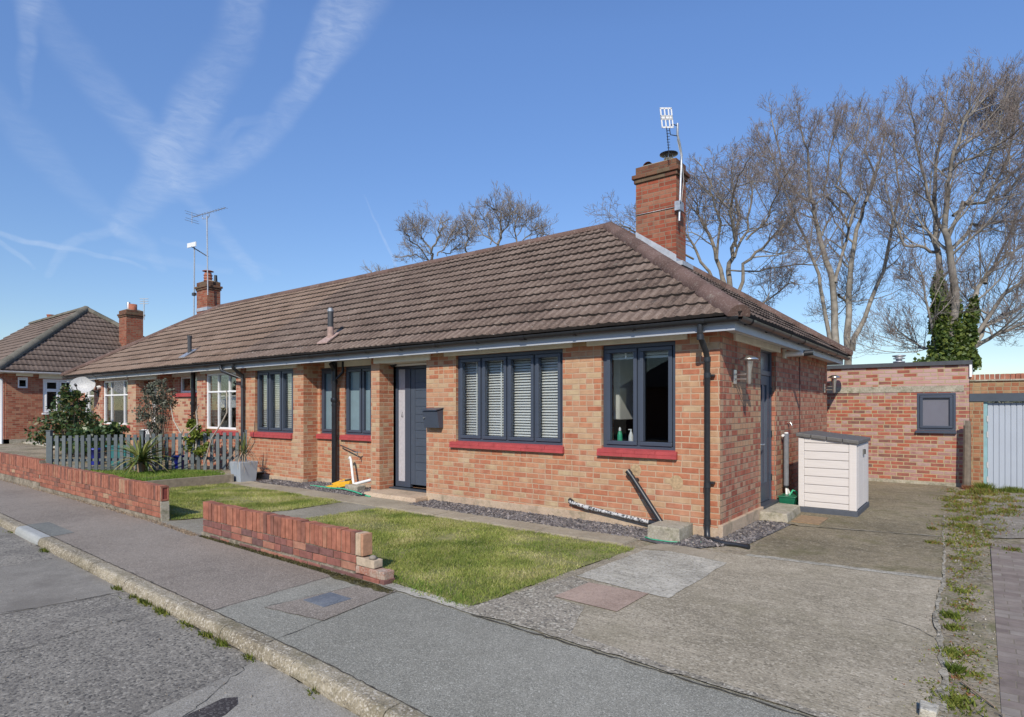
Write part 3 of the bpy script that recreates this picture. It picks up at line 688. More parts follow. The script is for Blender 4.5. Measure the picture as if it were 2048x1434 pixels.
cw.lathe(-2.07, 3.37, [(.10, 6.18), (.165, 6.185), (.165, 6.195), (.06, 6.235), (.001, 6.245)], mi=1)
cw.build('chimney_cowl', [M['steel'], M['blackiron']], CH)
pt = MB(); pt.tube([(-2.46, 3.30, 6.03), (-2.46, 3.48, 6.04)], .10, 18, caps=False); pt.tube([(-2.46, 3.34, 6.03), (-2.46, 3.48, 6.04)], .085, 18, mi=1)
pt.build('half_round_vent', [M['terra'], M['black']], CH)
# ---- downpipe, soil pipe, wastes
m = MB(); x = -.125; y = -.075
m.tube([(x + .0, -.31, 2.52), (x + .0, -.31, 2.42), (x, -.30, 2.37), (x, y - .04, 2.20), (x, y, 2.13), (x, y, .17)], .034, 14)
for z in (2.36, 2.12, 1.93, .63, .2): m.tube([(x, y if z < 2.3 else -.30, z - .03), (x, y if z < 2.3 else -.30, z + .03)], .041, 14)
for z in (1.93, .66): m.box(x - .03, x + .07, y + .02, .0, z - .012, z + .012)
m.tube([(x, y, .17), (x, y, .08), (x + .015, y - .03, .02), (x + .03, y - .06, -.02)], .034, 14)
m.build('downpipe', M['black'], H1)
m = MB(); x, y = -7.74, .22
m.tube([(x, y, -.02), (x, y, 2.46)], .055, 18); m.tube([(x, y, 1.66), (x, y, 1.70), (x, y, 1.74)], [.07, .078, .07], 18); m.tube([(x, y, 1.58), (x, y, 1.61)], [.062, .062], 18)
m.tube([(x, y, 2.22), (x, y - .02, 2.34), (x + .03, y - .1, 2.42)], .05, 12); m.tube([(x - .02, y - .02, 2.28), (x - .16, y + .05, 2.36), (x - .16, y + .1, 2.46)], .03, 10); m.tube([(x + .16, y + .08, 2.46), (x + .16, y + .08, 2.25), (x + .03, y, 2.1)], .025, 10)
m.tube([(x, y, 2.02), (x, y, 2.1)], .066, 16)
m.build('soil_pipe', M['blackiron'], H1)
m = MB(); m.tube([(-2.05, 0.02, .26), (-2.05, -.05, .245), (-1.95, -.055, .23), (-1.78, -.06, .20), (-.83, -.075, .105)], .026, 12)
m.tube([(-.86, -.075, .108), (-.74, -.075, .10)], .036, 12, mi=1); m.tube([(-.74, -.08, .10), (-.64, -.085, .09)], .02, 10, mi=2)
m.tube([(-2.08, .0, .265), (-2.0, -.05, .24)], .032, 10, mi=1); m.tube([(-1.80, -.06, .203), (-1.74, -.06, .195)], .031, 10, mi=2)
M['chippipe'] = NT('flaking white over black pipe'); _t = M['chippipe']; _t.col(_t.mix(_t.ramp(_t.noise(_t.pos(), 34, 5, .7), [(.46, 0), (.52, 1)]), (.035, .037, .042), (.55, .54, .52))); _t.rough(.5); M['chippipe'] = _t.m
m.build('waste_pipe', [M['chippipe'], M['black'], M['offwhite']], H1)
m = MB(); m.tube([(-1.16, -.06, .72), (-1.10, -.065, .66), (-.62, -.17, .09)], .031, 14); m.tube([(-1.17, -.06, .735), (-1.13, -.06, .69)], .038, 12); m.tube([(-1.06, 0.0, .62), (-1.07, -.07, .62)], .028, 10); m.tube([(-.66, -.16, .14), (-.60, -.175, .05)], .039, 12)
m.build('waste_pipe', M['black'], H1)
# painted-over vent patches
m = MB(); m.tube([(-1.08, .0, .745), (-1.08, -.004, .745)], .075, 20, mi=0); m.tube([(-1.08, -.004, .745), (-1.08, -.012, .745)], .022, 12, mi=0)
M['patch'] = plain('buff mortar patch', (.40, .28, .16), .9, 0, .3, 30); m.build('mortar_patch', M['patch'], H1)
m = MB(); m.tube([(-.535, .0, .63), (-.535, -.004, .63)], .085, 20, mi=0); m.build('mortar_patch', M['patch'], H1)
# ---- front door with side light
DO = MB(); yf = .38
for b in ((-6.113, -6.06, .10, 2.27), (-5.86, -5.72, .10, 2.27), (-5.0, -4.95, .10, 2.27)): DO.box(b[0], b[1], yf, yf + .07, b[2], b[3])
DO.box(-6.113, -4.95, yf, yf + .07, 2.25, 2.30); DO.box(-6.06, -5.86, yf + .002, yf + .068, .10, .20)
door = root_door = DO.build('front_door', M['anth'], H1, bevel=.004)
d = MB(); d.box(-5.715, -5.003, yf + .02, yf + .06, .16, 2.24); 
zz = .30
d2 = MB(); n = 11; z0, z1 = .42, 2.0
for i in range(n):
    a = z0 + (z1 - z0) * i / n; b = z0 + (z1 - z0) * (i + 1) / n
    d2.box(-5.60, -5.12, yf + .012, yf + .02, a + .004, b - .004)
d2.box(-5.715, -5.61, yf + .012, yf + .02, .16, 2.24); d2.box(-5.60, -5.12, yf + .012, yf + .02, .16, .416); d2.box(-5.60, -5.12, yf + .012, yf + .02, 2.004, 2.24); d2.box(-5.11, -5.003, yf + .012, yf + .02, .16, 2.24)
dl = d.build('door_leaf', M['anth_door'], door); d2.build('boards', M['anth_door'], door, bevel=.002)
MB().box(-6.062, -5.858, yf + .03, yf + .035, .19, 2.26).build('side_light', M['frost_side'], door)
nb = MB(); q = yf + .027
for (a, b) in (((-5.985, 1.38), (-5.955, 1.47)), ((-5.99, 1.38), (-5.935, 1.38)), ((-5.945, 1.36), (-5.945, 1.42))): nb.tube([(a[0], q, a[1]), (b[0], q, b[1])], .0035, 6)
nb.build('house_number', M['black'], door)
MB().box(-6.2, -4.9, .22, .44, .075, .10).build('door_sill', M['anth_dark'], door)
MB().box(-6.08, -4.95, .30, .37, 2.30, 2.335).build('door_drip', M['upvc'], door)
# ---- side door (recessed in the flank)
sd = MB(); xf = -.13
for b in ((1.69, 1.75, .13, 2.42), (2.44, 2.50, .13, 2.42)): sd.box(xf, xf + .07, b[0], b[1], b[2], b[3])
sd.box(xf, xf + .07, 1.75, 2.44, 2.36, 2.42); sd.box(xf, xf + .07, 1.75, 2.44, 2.02, 2.09)
sdo = sd.build('side_door', M['anth'], H1, bevel=.004)
l = MB(); l.box(xf + .01, xf + .055, 1.755, 1.90, .17, 2.02); l.box(xf + .01, xf + .055, 2.28, 2.435, .17, 2.02); l.box(xf + .01, xf + .055, 1.90, 2.28, .17, .45); l.box(xf + .01, xf + .055, 1.90, 2.28, 1.88, 2.02); l.box(xf + .01, xf + .055, 2.04, 2.14, .45, 1.88)
l.build('door_leaf', M['anth_door'], sdo, bevel=.004)
g = MB(); g.box(xf + .025, xf + .03, 1.9, 2.28, .45, 1.88); g.box(xf + .025, xf + .03, 1.75, 2.44, 2.09, 2.36); g.build('pane', M['frost_grey'], sdo)
h = MB(); h.tube([(xf + .06, 1.84, 1.02), (xf + .11, 1.84, 1.02), (xf + .11, 1.95, 1.02)], .01, 8); h.box(xf + .055, xf + .062, 1.82, 1.86, .92, 1.12)
h.build('handle', M['steel'], sdo)
MB().box(xf - .0, .045, 1.69, 2.50, .13, .165).build('door_sill', M['anth_dark'], sdo)
for z in (.45, 1.1, 1.75): MB().tube([(xf + .075, 2.455, z), (xf + .075, 2.455, z + .1)], .014, 8).build('hinge', M['black'], sdo)
# cable and small tap box on the flank
m = MB(); m.tube([(.006, 4.02, 2.42), (.006, 4.02, .05)], .006, 6); m.build('cable', M['black'], H1)

# ---- things on the wall
def wall_lamp(y, label):
    r = root('wall_lamp', label, 'lamp', (0, y, 1.85), 'steel wall lamps on the flank wall')
    m = MB(); m.box(0, .025, y - .05, y + .05, 1.84, 2.02); m.build('back_plate', M['steel'], r, bevel=.006)
    m = MB(); m.tube([(.02, y, 1.96), (.15, y, 1.96)], .011, 10); m.tube([(.02, y, 1.90), (.15, y, 1.90)], .011, 10); m.build('arm', M['steel'], r)
    m = MB(); m.tube([(.185, y, 1.84), (.185, y, 1.87), (.185, y, 2.0), (.185, y, 2.12)], [.02, .026, .03, .05], 18); m.build('lamp_body', M['steel'], r)
    m = MB(); m.lathe(.185, y, [(.11, 2.135), (.112, 2.14), (.08, 2.165), (.03, 2.185), (.002, 2.19)]); m.build('lamp_shade', M['steel'], r)
    return r
wall_lamp(.50, 'steel wall lamp nearest the front corner downpipe, on sunlit brick')
wall_lamp(6.08, 'steel wall lamp at the far end of the flank wall beside the garage')
r = root('mailbox', 'dark grey steel mailbox fixed to the brick beside the front door', 'mailbox', (-4.68, 0, 1.2))
m = MB(); x0, x1 = -4.86, -4.52
m.hexa([(x0, -.10, 1.215), (x1, -.10, 1.215), (x0, 0, 1.215), (x1, 0, 1.215), (x0, -.15, 1.49), (x1, -.15, 1.49), (x0, 0, 1.52), (x1, 0, 1.52)]); m.build('box_body', M['anth'], r, bevel=.006)
m = MB(); m.hexa([(x0 - .01, -.175, 1.50), (x1 + .01, -.175, 1.50), (x0 - .01, 0, 1.535), (x1 + .01, 0, 1.535), (x0 - .01, -.175, 1.515), (x1 + .01, -.175, 1.515), (x0 - .01, 0, 1.55), (x1 + .01, 0, 1.55)]); m.build('lid', M['anth'], r)
m = MB(); m.tube([(-4.83, -.132, 1.38), (-4.83, -.150, 1.38)], .012, 10); m.build('lock', M['steel'], r)
r = root('security_camera', 'white and black bullet camera on the flank soffit', 'camera', (.0, 2.95, 2.4))
m = MB(); m.tube([(.0, 2.95, 2.385), (.30, 2.97, 2.385)], .042, 16); m.build('housing', M['white'], r)
m = MB(); m.tube([(.29, 2.97, 2.385), (.42, 2.98, 2.39)], [.046, .04], 16); m.build('lens_hood', M['black'], r)
m = MB(); m.box(.0, .03, 2.89, 3.01, 2.32, 2.46); m.build('mount', M['cream'], r)
r = root('security_light', 'small black lamp with a white cap above the front door frame', 'lamp', (-6.05, .28, 2.3))
m = MB(); m.tube([(-6.03, .33, 2.38), (-6.03, .22, 2.32)], .05, 12); m.build('lamp_head', M['black'], r); m = MB(); m.tube([(-6.0, .25, 2.37), (-6.0, .17, 2.36)], .04, 12); m.build('sensor', M['offwhite'], r)
# blinds
def blind(x0, x1, z0, z1, y, cords, label):
    r = root('venetian_blind', label, 'blind', ((x0 + x1) / 2, y, z1), 'white venetian blinds behind the grey windows')
    m = MB(); z = z1 - .05
    while z > z0:
        a = math.radians(37 + U(-4, 4)); dy = .026 * math.cos(a); dz = .026 * math.sin(a)
        m.hexa([(x0, y - dy, z - dz), (x1, y - dy, z - dz + U(-.002, .002)), (x0, y + dy, z + dz), (x1, y + dy, z + dz), (x0, y - dy, z - dz + .003), (x1, y - dy, z - dz + .003), (x0, y + dy, z + dz + .003), (x1, y + dy, z + dz + .003)])
        z -= .041
    m.build('slats', M['blind'], r)
    MB().box(x0, x1, y - .03, y + .03, z1 - .05, z1).build('head_rail', M['blind'], r)
    for x in cords: MB().box(x - .012, x + .012, y - .03, y - .027, z0, z1 - .05).build('ladder_tape', M['blind'], r)
blind(-4.18, -2.26, 1.09, 2.33, .175, (-3.92, -3.42, -2.32), 'white slatted blind behind the wide four-light window')
blind(-10.27, -8.9, 1.08, 2.33, .175, (-9.58, -9.0), 'white slatted blind behind the three-light window near the planter')
blind(-1.52, -.61, 2.20, 2.34, .175, (-1.3,), 'raised blind gathered at the top of the kitchen window')
# kitchen contents
r = root('kitchen_cupboard', 'white kitchen cupboard seen through the two-light window', 'cupboard', (-1.7, .9, 1.35))
MB().box(-1.85, -1.62, .60, 1.20, 1.38, 2.3).build('cabinet', M['white'], r); MB().box(-1.845, -1.625, .58, .60, 1.385, 2.295).build('cabinet_door', M['white'], r)
r = root('dish_soap', 'clear green bottle with white cap on the kitchen window ledge', 'bottle', (-1.40, .22, 1.05))
m = MB(); m.lathe(-1.42, .21, [(.03, 1.045), (.036, 1.07), (.034, 1.18), (.022, 1.225), (.012, 1.235)], 12); m.build('bottle_body', M['green_hose'], r); m = MB(); m.lathe(-1.42, .21, [(.017, 1.235), (.017, 1.265), (.007, 1.285)], 10); m.build('cap', M['white'], r)
r = root('spray_bottle', 'white pump bottle on the kitchen window ledge', 'bottle', (-1.16, .22, 1.05))
m = MB(); m.lathe(-1.255, .21, [(.032, 1.045), (.034, 1.07), (.032, 1.17), (.014, 1.225)], 12); m.build('bottle_body', M['white'], r); m = MB(); m.lathe(-1.255, .21, [(.011, 1.225), (.011, 1.255)], 8); m.box(-1.29, -1.245, .20, .22, 1.25, 1.262); m.build('pump', M['white'], r)

# ================================================================== NEIGHBOUR
H2 = root('bungalow', 'left half of the pair, red brick bungalow with white windows and satellite dish', 'house', (-16, 0, 0))
wm = MB(); mx = lambda x: 2 * PARTY - x
nwins = [(-12.69, -11.15, 1.02, 2.37), ]
panel(wm, 'y', 0, -13.07, PARTY, 0, 2.56, [(-12.64, -11.16, 1.03, 2.38)], .34)
panel(wm, 'y', .33, -15.3, -12.95, 0, 2.56, [(-14.79, -13.75, 1.95, 2.38)], .25)
wm.box(-15.43, -15.2, 0, .45, 0, 2.56)
panel(wm, 'y', .33, -16.75, -15.35, 0, 2.56, [(-16.60, -15.5, .1, 2.30)], .25)
panel(wm, 'y', 0, LEND, -16.81, 0, 2.56, [(-19.36, -17.40, 1.03, 2.38), (-21.02, -20.1, 1.03, 2.38)], .34)
panel(wm, 'y', DEP, LEND, PARTY, 0, 2.56, [], .3, sign=1); panel(wm, 'x', LEND, .34, DEP, 0, 2.56, [], .3, sign=-1)
wm.build('wall', M['brick_n'], H2)
im = MB()
for b in ((LEND + .3, PARTY - .2, .60, DEP - .3, .02, .05), (LEND + .3, PARTY - .2, .36, DEP - .3, 2.47, 2.50), (LEND + .3, PARTY - .2, 3.2, 3.28, .05, 2.47), (-13.0, -12.9, .6, 3.2, .05, 2.47), (-16.9, -16.85, .6, 3.2, .05, 2.47), (-19.8, -19.7, .36, 3.2, .05, 2.47)): im.box(*b)
im.build('interior', M['interior'], H2)
window(H2, 'y', 0, -12.64, -11.16, 1.03, 2.38, M['upvc'], M['glass'], mull=[-12.09, -11.57], trans=[1.93], sash=False, fw=.05, sill=(-12.75, -11.05, .90, 1.0, .06, M['sill'], .34), inset=.04)
window(H2, 'y', 0, -19.36, -17.40, 1.03, 2.38, M['upvc'], M['glass'], mull=[-18.80, -17.80], trans=[1.93], sash=False, fw=.055, sill=(-19.4, -17.2, .90, 1.0, .06, M['sill'], .34), inset=.04)
window(H2, 'y', 0, -21.02, -20.1, 1.03, 2.38, M['upvc'], M['glass'], mull=[-20.75], trans=[1.93], sash=False, fw=.055, sill=(-21.1, -20.0, .90, 1.0, .06, M['sill'], .34), inset=.04)
window(H2, 'y', .33, -14.79, -13.75, 1.95, 2.38, M['upvc'], M['glass'], mull=[], sash=False, fw=.05, sill=(-15.08, -13.6, 1.84, 1.93, .06, M['sill'], .34), inset=.03)
MB().box(-12.56, -11.24, .26, .27, 1.55, 1.85).build('net_curtain', M['upvc'], H2)
m = MB(); m.box(-16.60, -15.5, .36, .42, .1, 2.30); dn = m.build('front_door', M['upvc'], H2); 
m = MB(); m.box(-16.35, -15.8, .345, .36, .9, 2.0); m.build('pane', M['frost_grey'], dn)
for (a, b, y, z0) in ((-12.86, -10.95, 0, 2.38), (-19.6, -17.35, 0, 2.385), (-17.25, -15.37, 0, 2.34), (-21.3, -19.95, 0, 2.385), (-15.2, -13.5, .33, 2.38)):
    MB().box(a, b, y - .03, y + .22, z0 + .001, 2.47).build('lintel', M['cream'], H2, bevel=.004)
M['fascia_n'] = plain('grey white fascia', (.46, .46, .45), .6, 0, .08, 3)
eaves(H2, LEND, PARTY, True, False, M['fascia_n'])
gutter(H2, (LEND - .33, -.31, 2.56), (PARTY, -.31, 2.56), (0, -1, 0), M['black'], brk=.8)
RF2 = roof(H2, LEND, PARTY, True, False, M['tile_n'], M['ridge'], 21)
ventpipe(RF2, -13.80, .15, EZ + (.15 + OV) * TN + .02, .46, False)
C2 = chimney(H2, -19.93, -19.15, 3.15, 3.62, 3.4, 6.05)
m = MB(); m.lathe(-19.40, 3.3, [(.15, 6.08), (.13, 6.1), (.13, 6.16), (.15, 6.17), (.15, 6.19), (.13, 6.2), (.13, 6.26), (.15, 6.27), (.15, 6.29), (.12, 6.3), (.12, 6.36)]); m.build('chimney_pot', M['terra'], C2)
m = MB(); 
for k in range(4): m.cyl(-19.40 + .1 * math.cos(k * 1.57), 3.3 + .1 * math.sin(k * 1.57), 6.36, 6.42, .01, n=5)
m.lathe(-19.40, 3.3, [(.19, 6.42), (.19, 6.43), (.1, 6.46), (.002, 6.47)]); m.build('chimney_cowl', M['terra'], C2)
m = MB(); m.lathe(-19.25, 3.5, [(.06, 6.06), (.05, 6.3)]); m.build('flue', M['darkgrey'], C2)
m = MB(); m.box(-19.96, -19.12, 3.13, 3.64, 5.0, 5.12); m.build('lead_flashing', M['lead'], C2)
m = MB(); x, y = -13.76, .22
m.tube([(x, y, 0), (x, y, 2.46)], .055, 16); m.tube([(x, y, 1.62), (x, y, 1.70)], .075, 16); m.build('soil_pipe', M['blackiron'], H2)
m = MB(); x, y = -10.74, -.07
m.tube([(-11.25, -.31, 2.52), (-11.25, -.31, 2.44), (-11.2, -.30, 2.38), (-10.85, -.2, 2.26), (x, y, 2.2), (x, y, 0)], .036, 12)
m.tube([(-10.70, -.31, 2.52), (-10.70, -.31, 2.44), (x, -.2, 2.36), (x, y, 2.28), (x, y, 2.18)], .036, 12)
m.tube([(x, y, 2.0), (x, y, 2.05)], .045, 12); m.build('downpipe', M['black'], H2)
# satellite dish
r = root('satellite_dish', 'pale grey oval satellite dish under the eave of the left bungalow', 'satellite dish', (-20.0, -.25, 2.15))
m = MB(); cpt = at(165, 768, 20.1); cpt = Vector((-19.75, -.42, 2.26)); ax = Vector((.75, -.62, .28)).normalized(); sx = ax.cross(Z1).normalized(); sy = sx.cross(ax).normalized()
rings = 6; seg = 28; base = len(m.v)
for i in range(rings + 1):
    for k in range(seg):
        rr = i / rings; an = 2 * math.pi * k / seg
        m.v.append(tuple(cpt + sx * math.cos(an) * rr * .36 + sy * math.sin(an) * rr * .27 - ax * (.08 * (1 - rr * rr))))
for i in range(rings):
    for k in range(seg):
        m.f.append((base + i * seg + k, base + i * seg + (k + 1) % seg, base + (i + 1) * seg + (k + 1) % seg, base + (i + 1) * seg + k)); m.mi.append(0); m.sm.append(True); m.rv.append(.5)
m.build('dish', M['offwhite'], r)
m = MB(); m.tube([cpt - sy * .30 - ax * .02, cpt - sy * .33 + ax * .18, cpt - sy * .16 + ax * .40], .012, 8); m.tube([cpt - sy * .16 + ax * .38, cpt - sy * .13 + ax * .46], .035, 10); m.build('feed_arm', M['darkgrey'], r)
m = MB(); m.tube([cpt - ax * .08, cpt - ax * .16, Vector((-19.75, 0, 2.0))], .02, 8); m.box(-19.82, -19.68, -.02, 0, 1.9, 2.1); m.build('bracket', M['darkgrey'], r)
r = root('security_camera', 'tiny white dome camera beside the white window near the dish', 'camera', (-19.5, -.05, 2.17))
m = MB(); m.tube([(-19.52, 0, 2.2), (-19.52, -.1, 2.17)], .055, 12); m.build('housing', M['white'], r); m = MB(); m.tube([(-19.52, -.1, 2.17), (-19.52, -.115, 2.165)], .028, 10); m.build('lens', M['black'], r)

# ---- aerials
r = root('tv_aerial', 'white grid panel aerial on a cranked mast clamped to the near chimney', 'aerial', (-1.77, 3.2, 4.85))
m = MB(); m.tube([(-1.77, 3.12, 4.85), (-1.77, 3.17, 5.4), (-1.77, 3.22, 5.92), (-1.77, 3.23, 6.05), (-1.77, 3.14, 6.22), (-1.78, 3.07, 6.36), (-1.78, 3.07, 6.56)], .021, 10); m.build('mast', M['galv'], r)
m = MB(); m.box(-1.84, -1.74, 3.08, 3.26, 5.04, 5.20); m.tube([(-1.84, 3.1, 5.16), (-1.74, 3.1, 5.16)], .02, 8); m.tube([(-2.62, 3.14, 5.12), (-1.83, 3.14, 5.12), (-1.83, 3.61, 5.12)], .006, 6); m.build('clamp', M['galv'], r)
pc = Vector((-1.90, 2.88, 6.62)); 
A = Vector((.62, .78, .12)).normalized(); B = Vector((-.03, -.06, 1)).normalized(); B = (B - A * B.dot(A)).normalized(); Nn = A.cross(B)
m = MB()
def plate(a0, a1, b0, b1):
    P = [pc + A * a + B * b + Nn * n for n in (-.006, .006) for b in (b0, b1) for a in (a0, a1)]
    m.hexa(P)
wv, hv = .115, .175
for a in (-wv, -.04, .035, wv - .022): plate(a, a + .022, -hv, hv)
for b in (-hv, -.035, .02, hv - .022): plate(-wv, wv, b, b + .026)
plate(-wv, wv, -.035, .045)
m.build('grid_panel', M['white'], r)
m = MB(); m.tube([pc - B * .05 - A * .02, Vector((-1.90, 2.98, 6.03))], .008, 6)
for i in range(9):
    p = (pc - B * .22).lerp(Vector((-1.90, 2.98, 6.03)), i / 8); m.tube([p - A * (.03), p + A * (.03)], .005, 5)
m.tube([(-1.78, 3.07, 6.52), (-1.84, 2.97, 6.53), (-1.87, 2.93, 6.45), (-1.86, 2.95, 6.34), (-1.78, 3.07, 6.34)], .008, 6); m.build('boom', M['black'], r)
m = MB(); m.tube([(-1.80, 3.1, 6.3), (-1.76, 3.24, 5.9), (-1.75, 3.28, 5.6), (-1.76, 3.22, 5.3), (-1.76, 3.2, 5.1)], .005, 6); m.build('cable', M['offwhite'], r)
r = root('tv_aerial', 'tall thin mast with long comb aerial above the left chimney', 'aerial', (-19.05, 3.1, 5.5))
m = MB(); m.tube([(-19.0, 3.1, 5.5), (-19.06, 3.1, 8.3)], .022, 8); m.build('mast', M['galv'], r)
m = MB(); a = Vector((-19.75, 2.9, 8.33)); b = Vector((-18.05, 3.25, 8.42)); m.tube([a, b], .012, 6)
dv = (b - a).normalized(); pv = dv.cross(Z1).normalized()
for i in range(12):
    p = a.lerp(b, .12 + .88 * i / 11); m.tube([p - pv * .09, p + pv * .09], .006, 4)
for s in (-1, 1):
    m.tube([a + Z1 * .16 * s - pv * .28, a + Z1 * .16 * s + pv * .28], .007, 4); m.tube([a + Z1 * .08 * s - pv * .25, a + Z1 * .08 * s + pv * .25], .007, 4)
m.tube([a - Z1 * .22, a + Z1 * .18], .01, 5); m.tube([(-19.3, 3.05, 8.33), (-19.28, 3.06, 8.22), (-19.06, 3.1, 8.2), (-18.9, 3.1, 8.26), (-18.9, 3.1, 8.36)], .012, 5); m.build('comb', M['galv'], r)
r = root('tv_aerial', 'shorter mast with a white box aerial left of the tall one', 'aerial', (-20.04, 3.1, 5.0))
m = MB(); m.tube([(-20.04, 3.1, 4.7), (-20.0, 3.1, 7.35)], .022, 8); m.build('mast', M['galv'], r)
m = MB(); m.box(-20.35, -19.70, 3.0, 3.03, 7.34, 7.50, M4=Matrix.Translation((-20.02, 3.0, 7.42)) @ Matrix.Rotation(.06, 4, 'Y') @ Matrix.Translation((20.02, -3.0, -7.42))); m.build('box_antenna', M['white'], r)
m = MB(); m.tube([(-20.0, 3.0, 7.35), (-19.6, 3.4, 7.0)], .018, 6); m.build('boom', M['darkgrey'], r); MB().box(-20.1, -19.95, 3.05, 3.15, 5.6, 5.7).build('clamp', M['darkgrey'], r)

# ================================================================== FAR HOUSE
GZ = .23
H3 = root('bungalow', 'far left bungalow with white gutter and pale hip line, partly out of frame', 'house', (-29, 2, GZ))
fx, fy = -25.3, -1.1
m = MB(); panel(m, 'x', fx, fy + .25, fy + 7.4, GZ, 2.85, [(-.75, -.45, 2.27, 2.66), (0.0, 1.35, 1.36, 2.62)], .25, sign=1)
panel(m, 'y', fy, fx - 14, fx, GZ, 2.85, [], .25); m.quad([(fx + .001, fy, GZ), (fx + .001, fy + .2502, GZ), (fx + .001, fy + .2502, 2.85), (fx + .001, fy, 2.85)]); m.build('wall', M['brick_far'], H3)
m = MB(); m.box(fx - .1, fx + .03, fy - .03, fy + 7.4, GZ - .05, .40); m.box(fx - 14, fx + .03, fy - .03, fy + .1, GZ - .05, .40); m.build('plinth', M['concrete'], H3)
MB().box(fx - .6, fx - .5, fy + .3, fy + 7, GZ, 2.8).build('interior', M['interior'], H3)
window(H3, 'x', fx, 0.0, 1.35, 1.36, 2.62, M['upvc'], M['glass'], mull=[.50], trans=[2.2], sign=1, fw=.07, inset=.02)
window(H3, 'x', fx, -.75, -.45, 2.27, 2.66, M['upvc'], M['glass'], sign=1, fw=.05, inset=.02, sash=False, trans=[2.58])
m = MB(); m.box(fx - .02, fx + .09, -.04, 1.4, 1.29, 1.35); m.build('sill', M['upvc'], H3)
for a, b, z0 in ((-.12, 1.5, 2.64), (-.8, -.3, 2.70)): MB().box(fx - .1, fx + .03, a, b, z0, 2.8).build('lintel', M['cream'], H3)
m = MB(); m.box(fx + .02, fx + .30, fy - .35, fy + 7.5, 2.79, 2.80); m.box(fx - 14, fx + .3, fy - .35, fy - .02, 2.792, 2.80); m.build('soffit', M['soffit'], H3)
gutter(H3, (fx + .34, fy - .40, 2.86), (fx + .34, fy + 7.6, 2.86), (1, 0, 0), M['upvc'], r=.06, brk=1.8); gutter(H3, (fx - 14, fy - .40, 2.86), (fx + .34, fy - .40, 2.86), (0, -1, 0), M['upvc'], r=.06, brk=1.8)
m = MB(); m.tube([(fx - .1, fy - .38, 2.8), (fx - .1, fy - .30, 2.7), (fx - .1, fy - .09, 2.55), (fx - .1, fy - .09, GZ)], .045, 12); m.build('downpipe', M['upvc'], H3)
m = MB(); run = 3.95; rise = 3.05; e = Vector((fx + .3, fy - .35, 2.88))
roof_face(m, e, Y1, -X1, 7.9, run, rise, [(e, Vector((-1, -1, 0)).normalized()), (e + Y1 * 7.9, Vector((-1, 1, 0)).normalized())], rows=14, seed=5)
roof_face(m, e - X1 * 12, X1, Y1, 12, run, rise, [(e, Vector((1, 1, 0)).normalized())], rows=14, seed=6)
rf3 = m.build('roof', [M['tile_far'], M['tilebutt']], H3)
m = MB(); ap = e + Vector((-run, run, rise + .04)); ridge_line(m, e + Z1 * .06, ap, .14); ridge_line(m, e + Y1 * 7.9 + Z1 * .06, ap, .12); ridge_line(m, ap - X1 * 8, ap, .12); m.build('ridge_tiles', M['ridge_far'], rf3)
c3 = chimney(H3, -26.95, -26.15, 3.1, 3.75, 3.2, 5.72)
m = MB(); m.lathe(-26.3, 3.4, [(.16, 5.72), (.16, 5.98), (.13, 5.98)]); m.build('chimney_pot', M['terra'], c3)
m = MB(); m.lathe(-26.75, 3.4, [(.07, 5.72), (.07, 6.1), (.06, 6.12)]); m.build('flue', M['galv'], c3)
p = at(101, 640, 32)
c4 = chimney(H3, p.x - .45, p.x + .35, p.y - .2, p.y + .3, p.z - 2, p.z + .06)
m = MB(); m.lathe(p.x, p.y, [(.17, p.z), (.15, p.z + .2), (.17, p.z + .22), (.17, p.z + .28)]); m.build('chimney_pot', M['terra'], c4)
r = root('tv_aerial', 'small white aerial on a thin mast beside the distant red chimney', 'aerial', (-25.9, 3.6, 4.8))
a0 = at(288, 640, 25); m = MB(); m.tube([a0, a0 + Z1 * .8], .018, 6); m.build('mast', M['offwhite'], r)
m = MB(); q = a0 + Z1 * .78
for s in (-.1, 0, .1): m.tube([q + Z1 * s - RT * .18, q + Z1 * s + RT * .18], .014, 5)
m.tube([q - Z1 * .12, q + Z1 * .12], .012, 5); m.build('grid', M['offwhite'], r)
# another roof far behind
p = at(-30, 672, 48); m = MB()
m.box(p.x - 9, p.x + 2, p.y, p.y + 8, 0, p.z - 2.6)
H4 = root('bungalow', 'dark roofed house just showing at the left edge behind the far bungalow', 'house', (p.x - 4, p.y, 0))
m.build('wall', M['brick_far'], H4)
m = MB(); x0, x1, y0, y1, z0, z1 = p.x - 9.4, p.x + 4.2, p.y - .4, p.y + 8.4, p.z - 2.6, p.z
m.quad([(x0, y0, z0), (x1, y0, z0), (x1 - 3, (y0 + y1) / 2, z1), (x0 + 3, (y0 + y1) / 2, z1)]); m.quad([(x1, y0, z0), (x1, y1, z0), (x1 - 3, (y0 + y1) / 2, z1)]); m.quad([(x1, y1, z0), (x0, y1, z0), (x0 + 3, (y0 + y1) / 2, z1), (x1 - 3, (y0 + y1) / 2, z1)]); m.quad([(x0, y1, z0), (x0, y0, z0), (x0 + 3, (y0 + y1) / 2, z1)])
m.build('roof', M['tile_far'], H4)

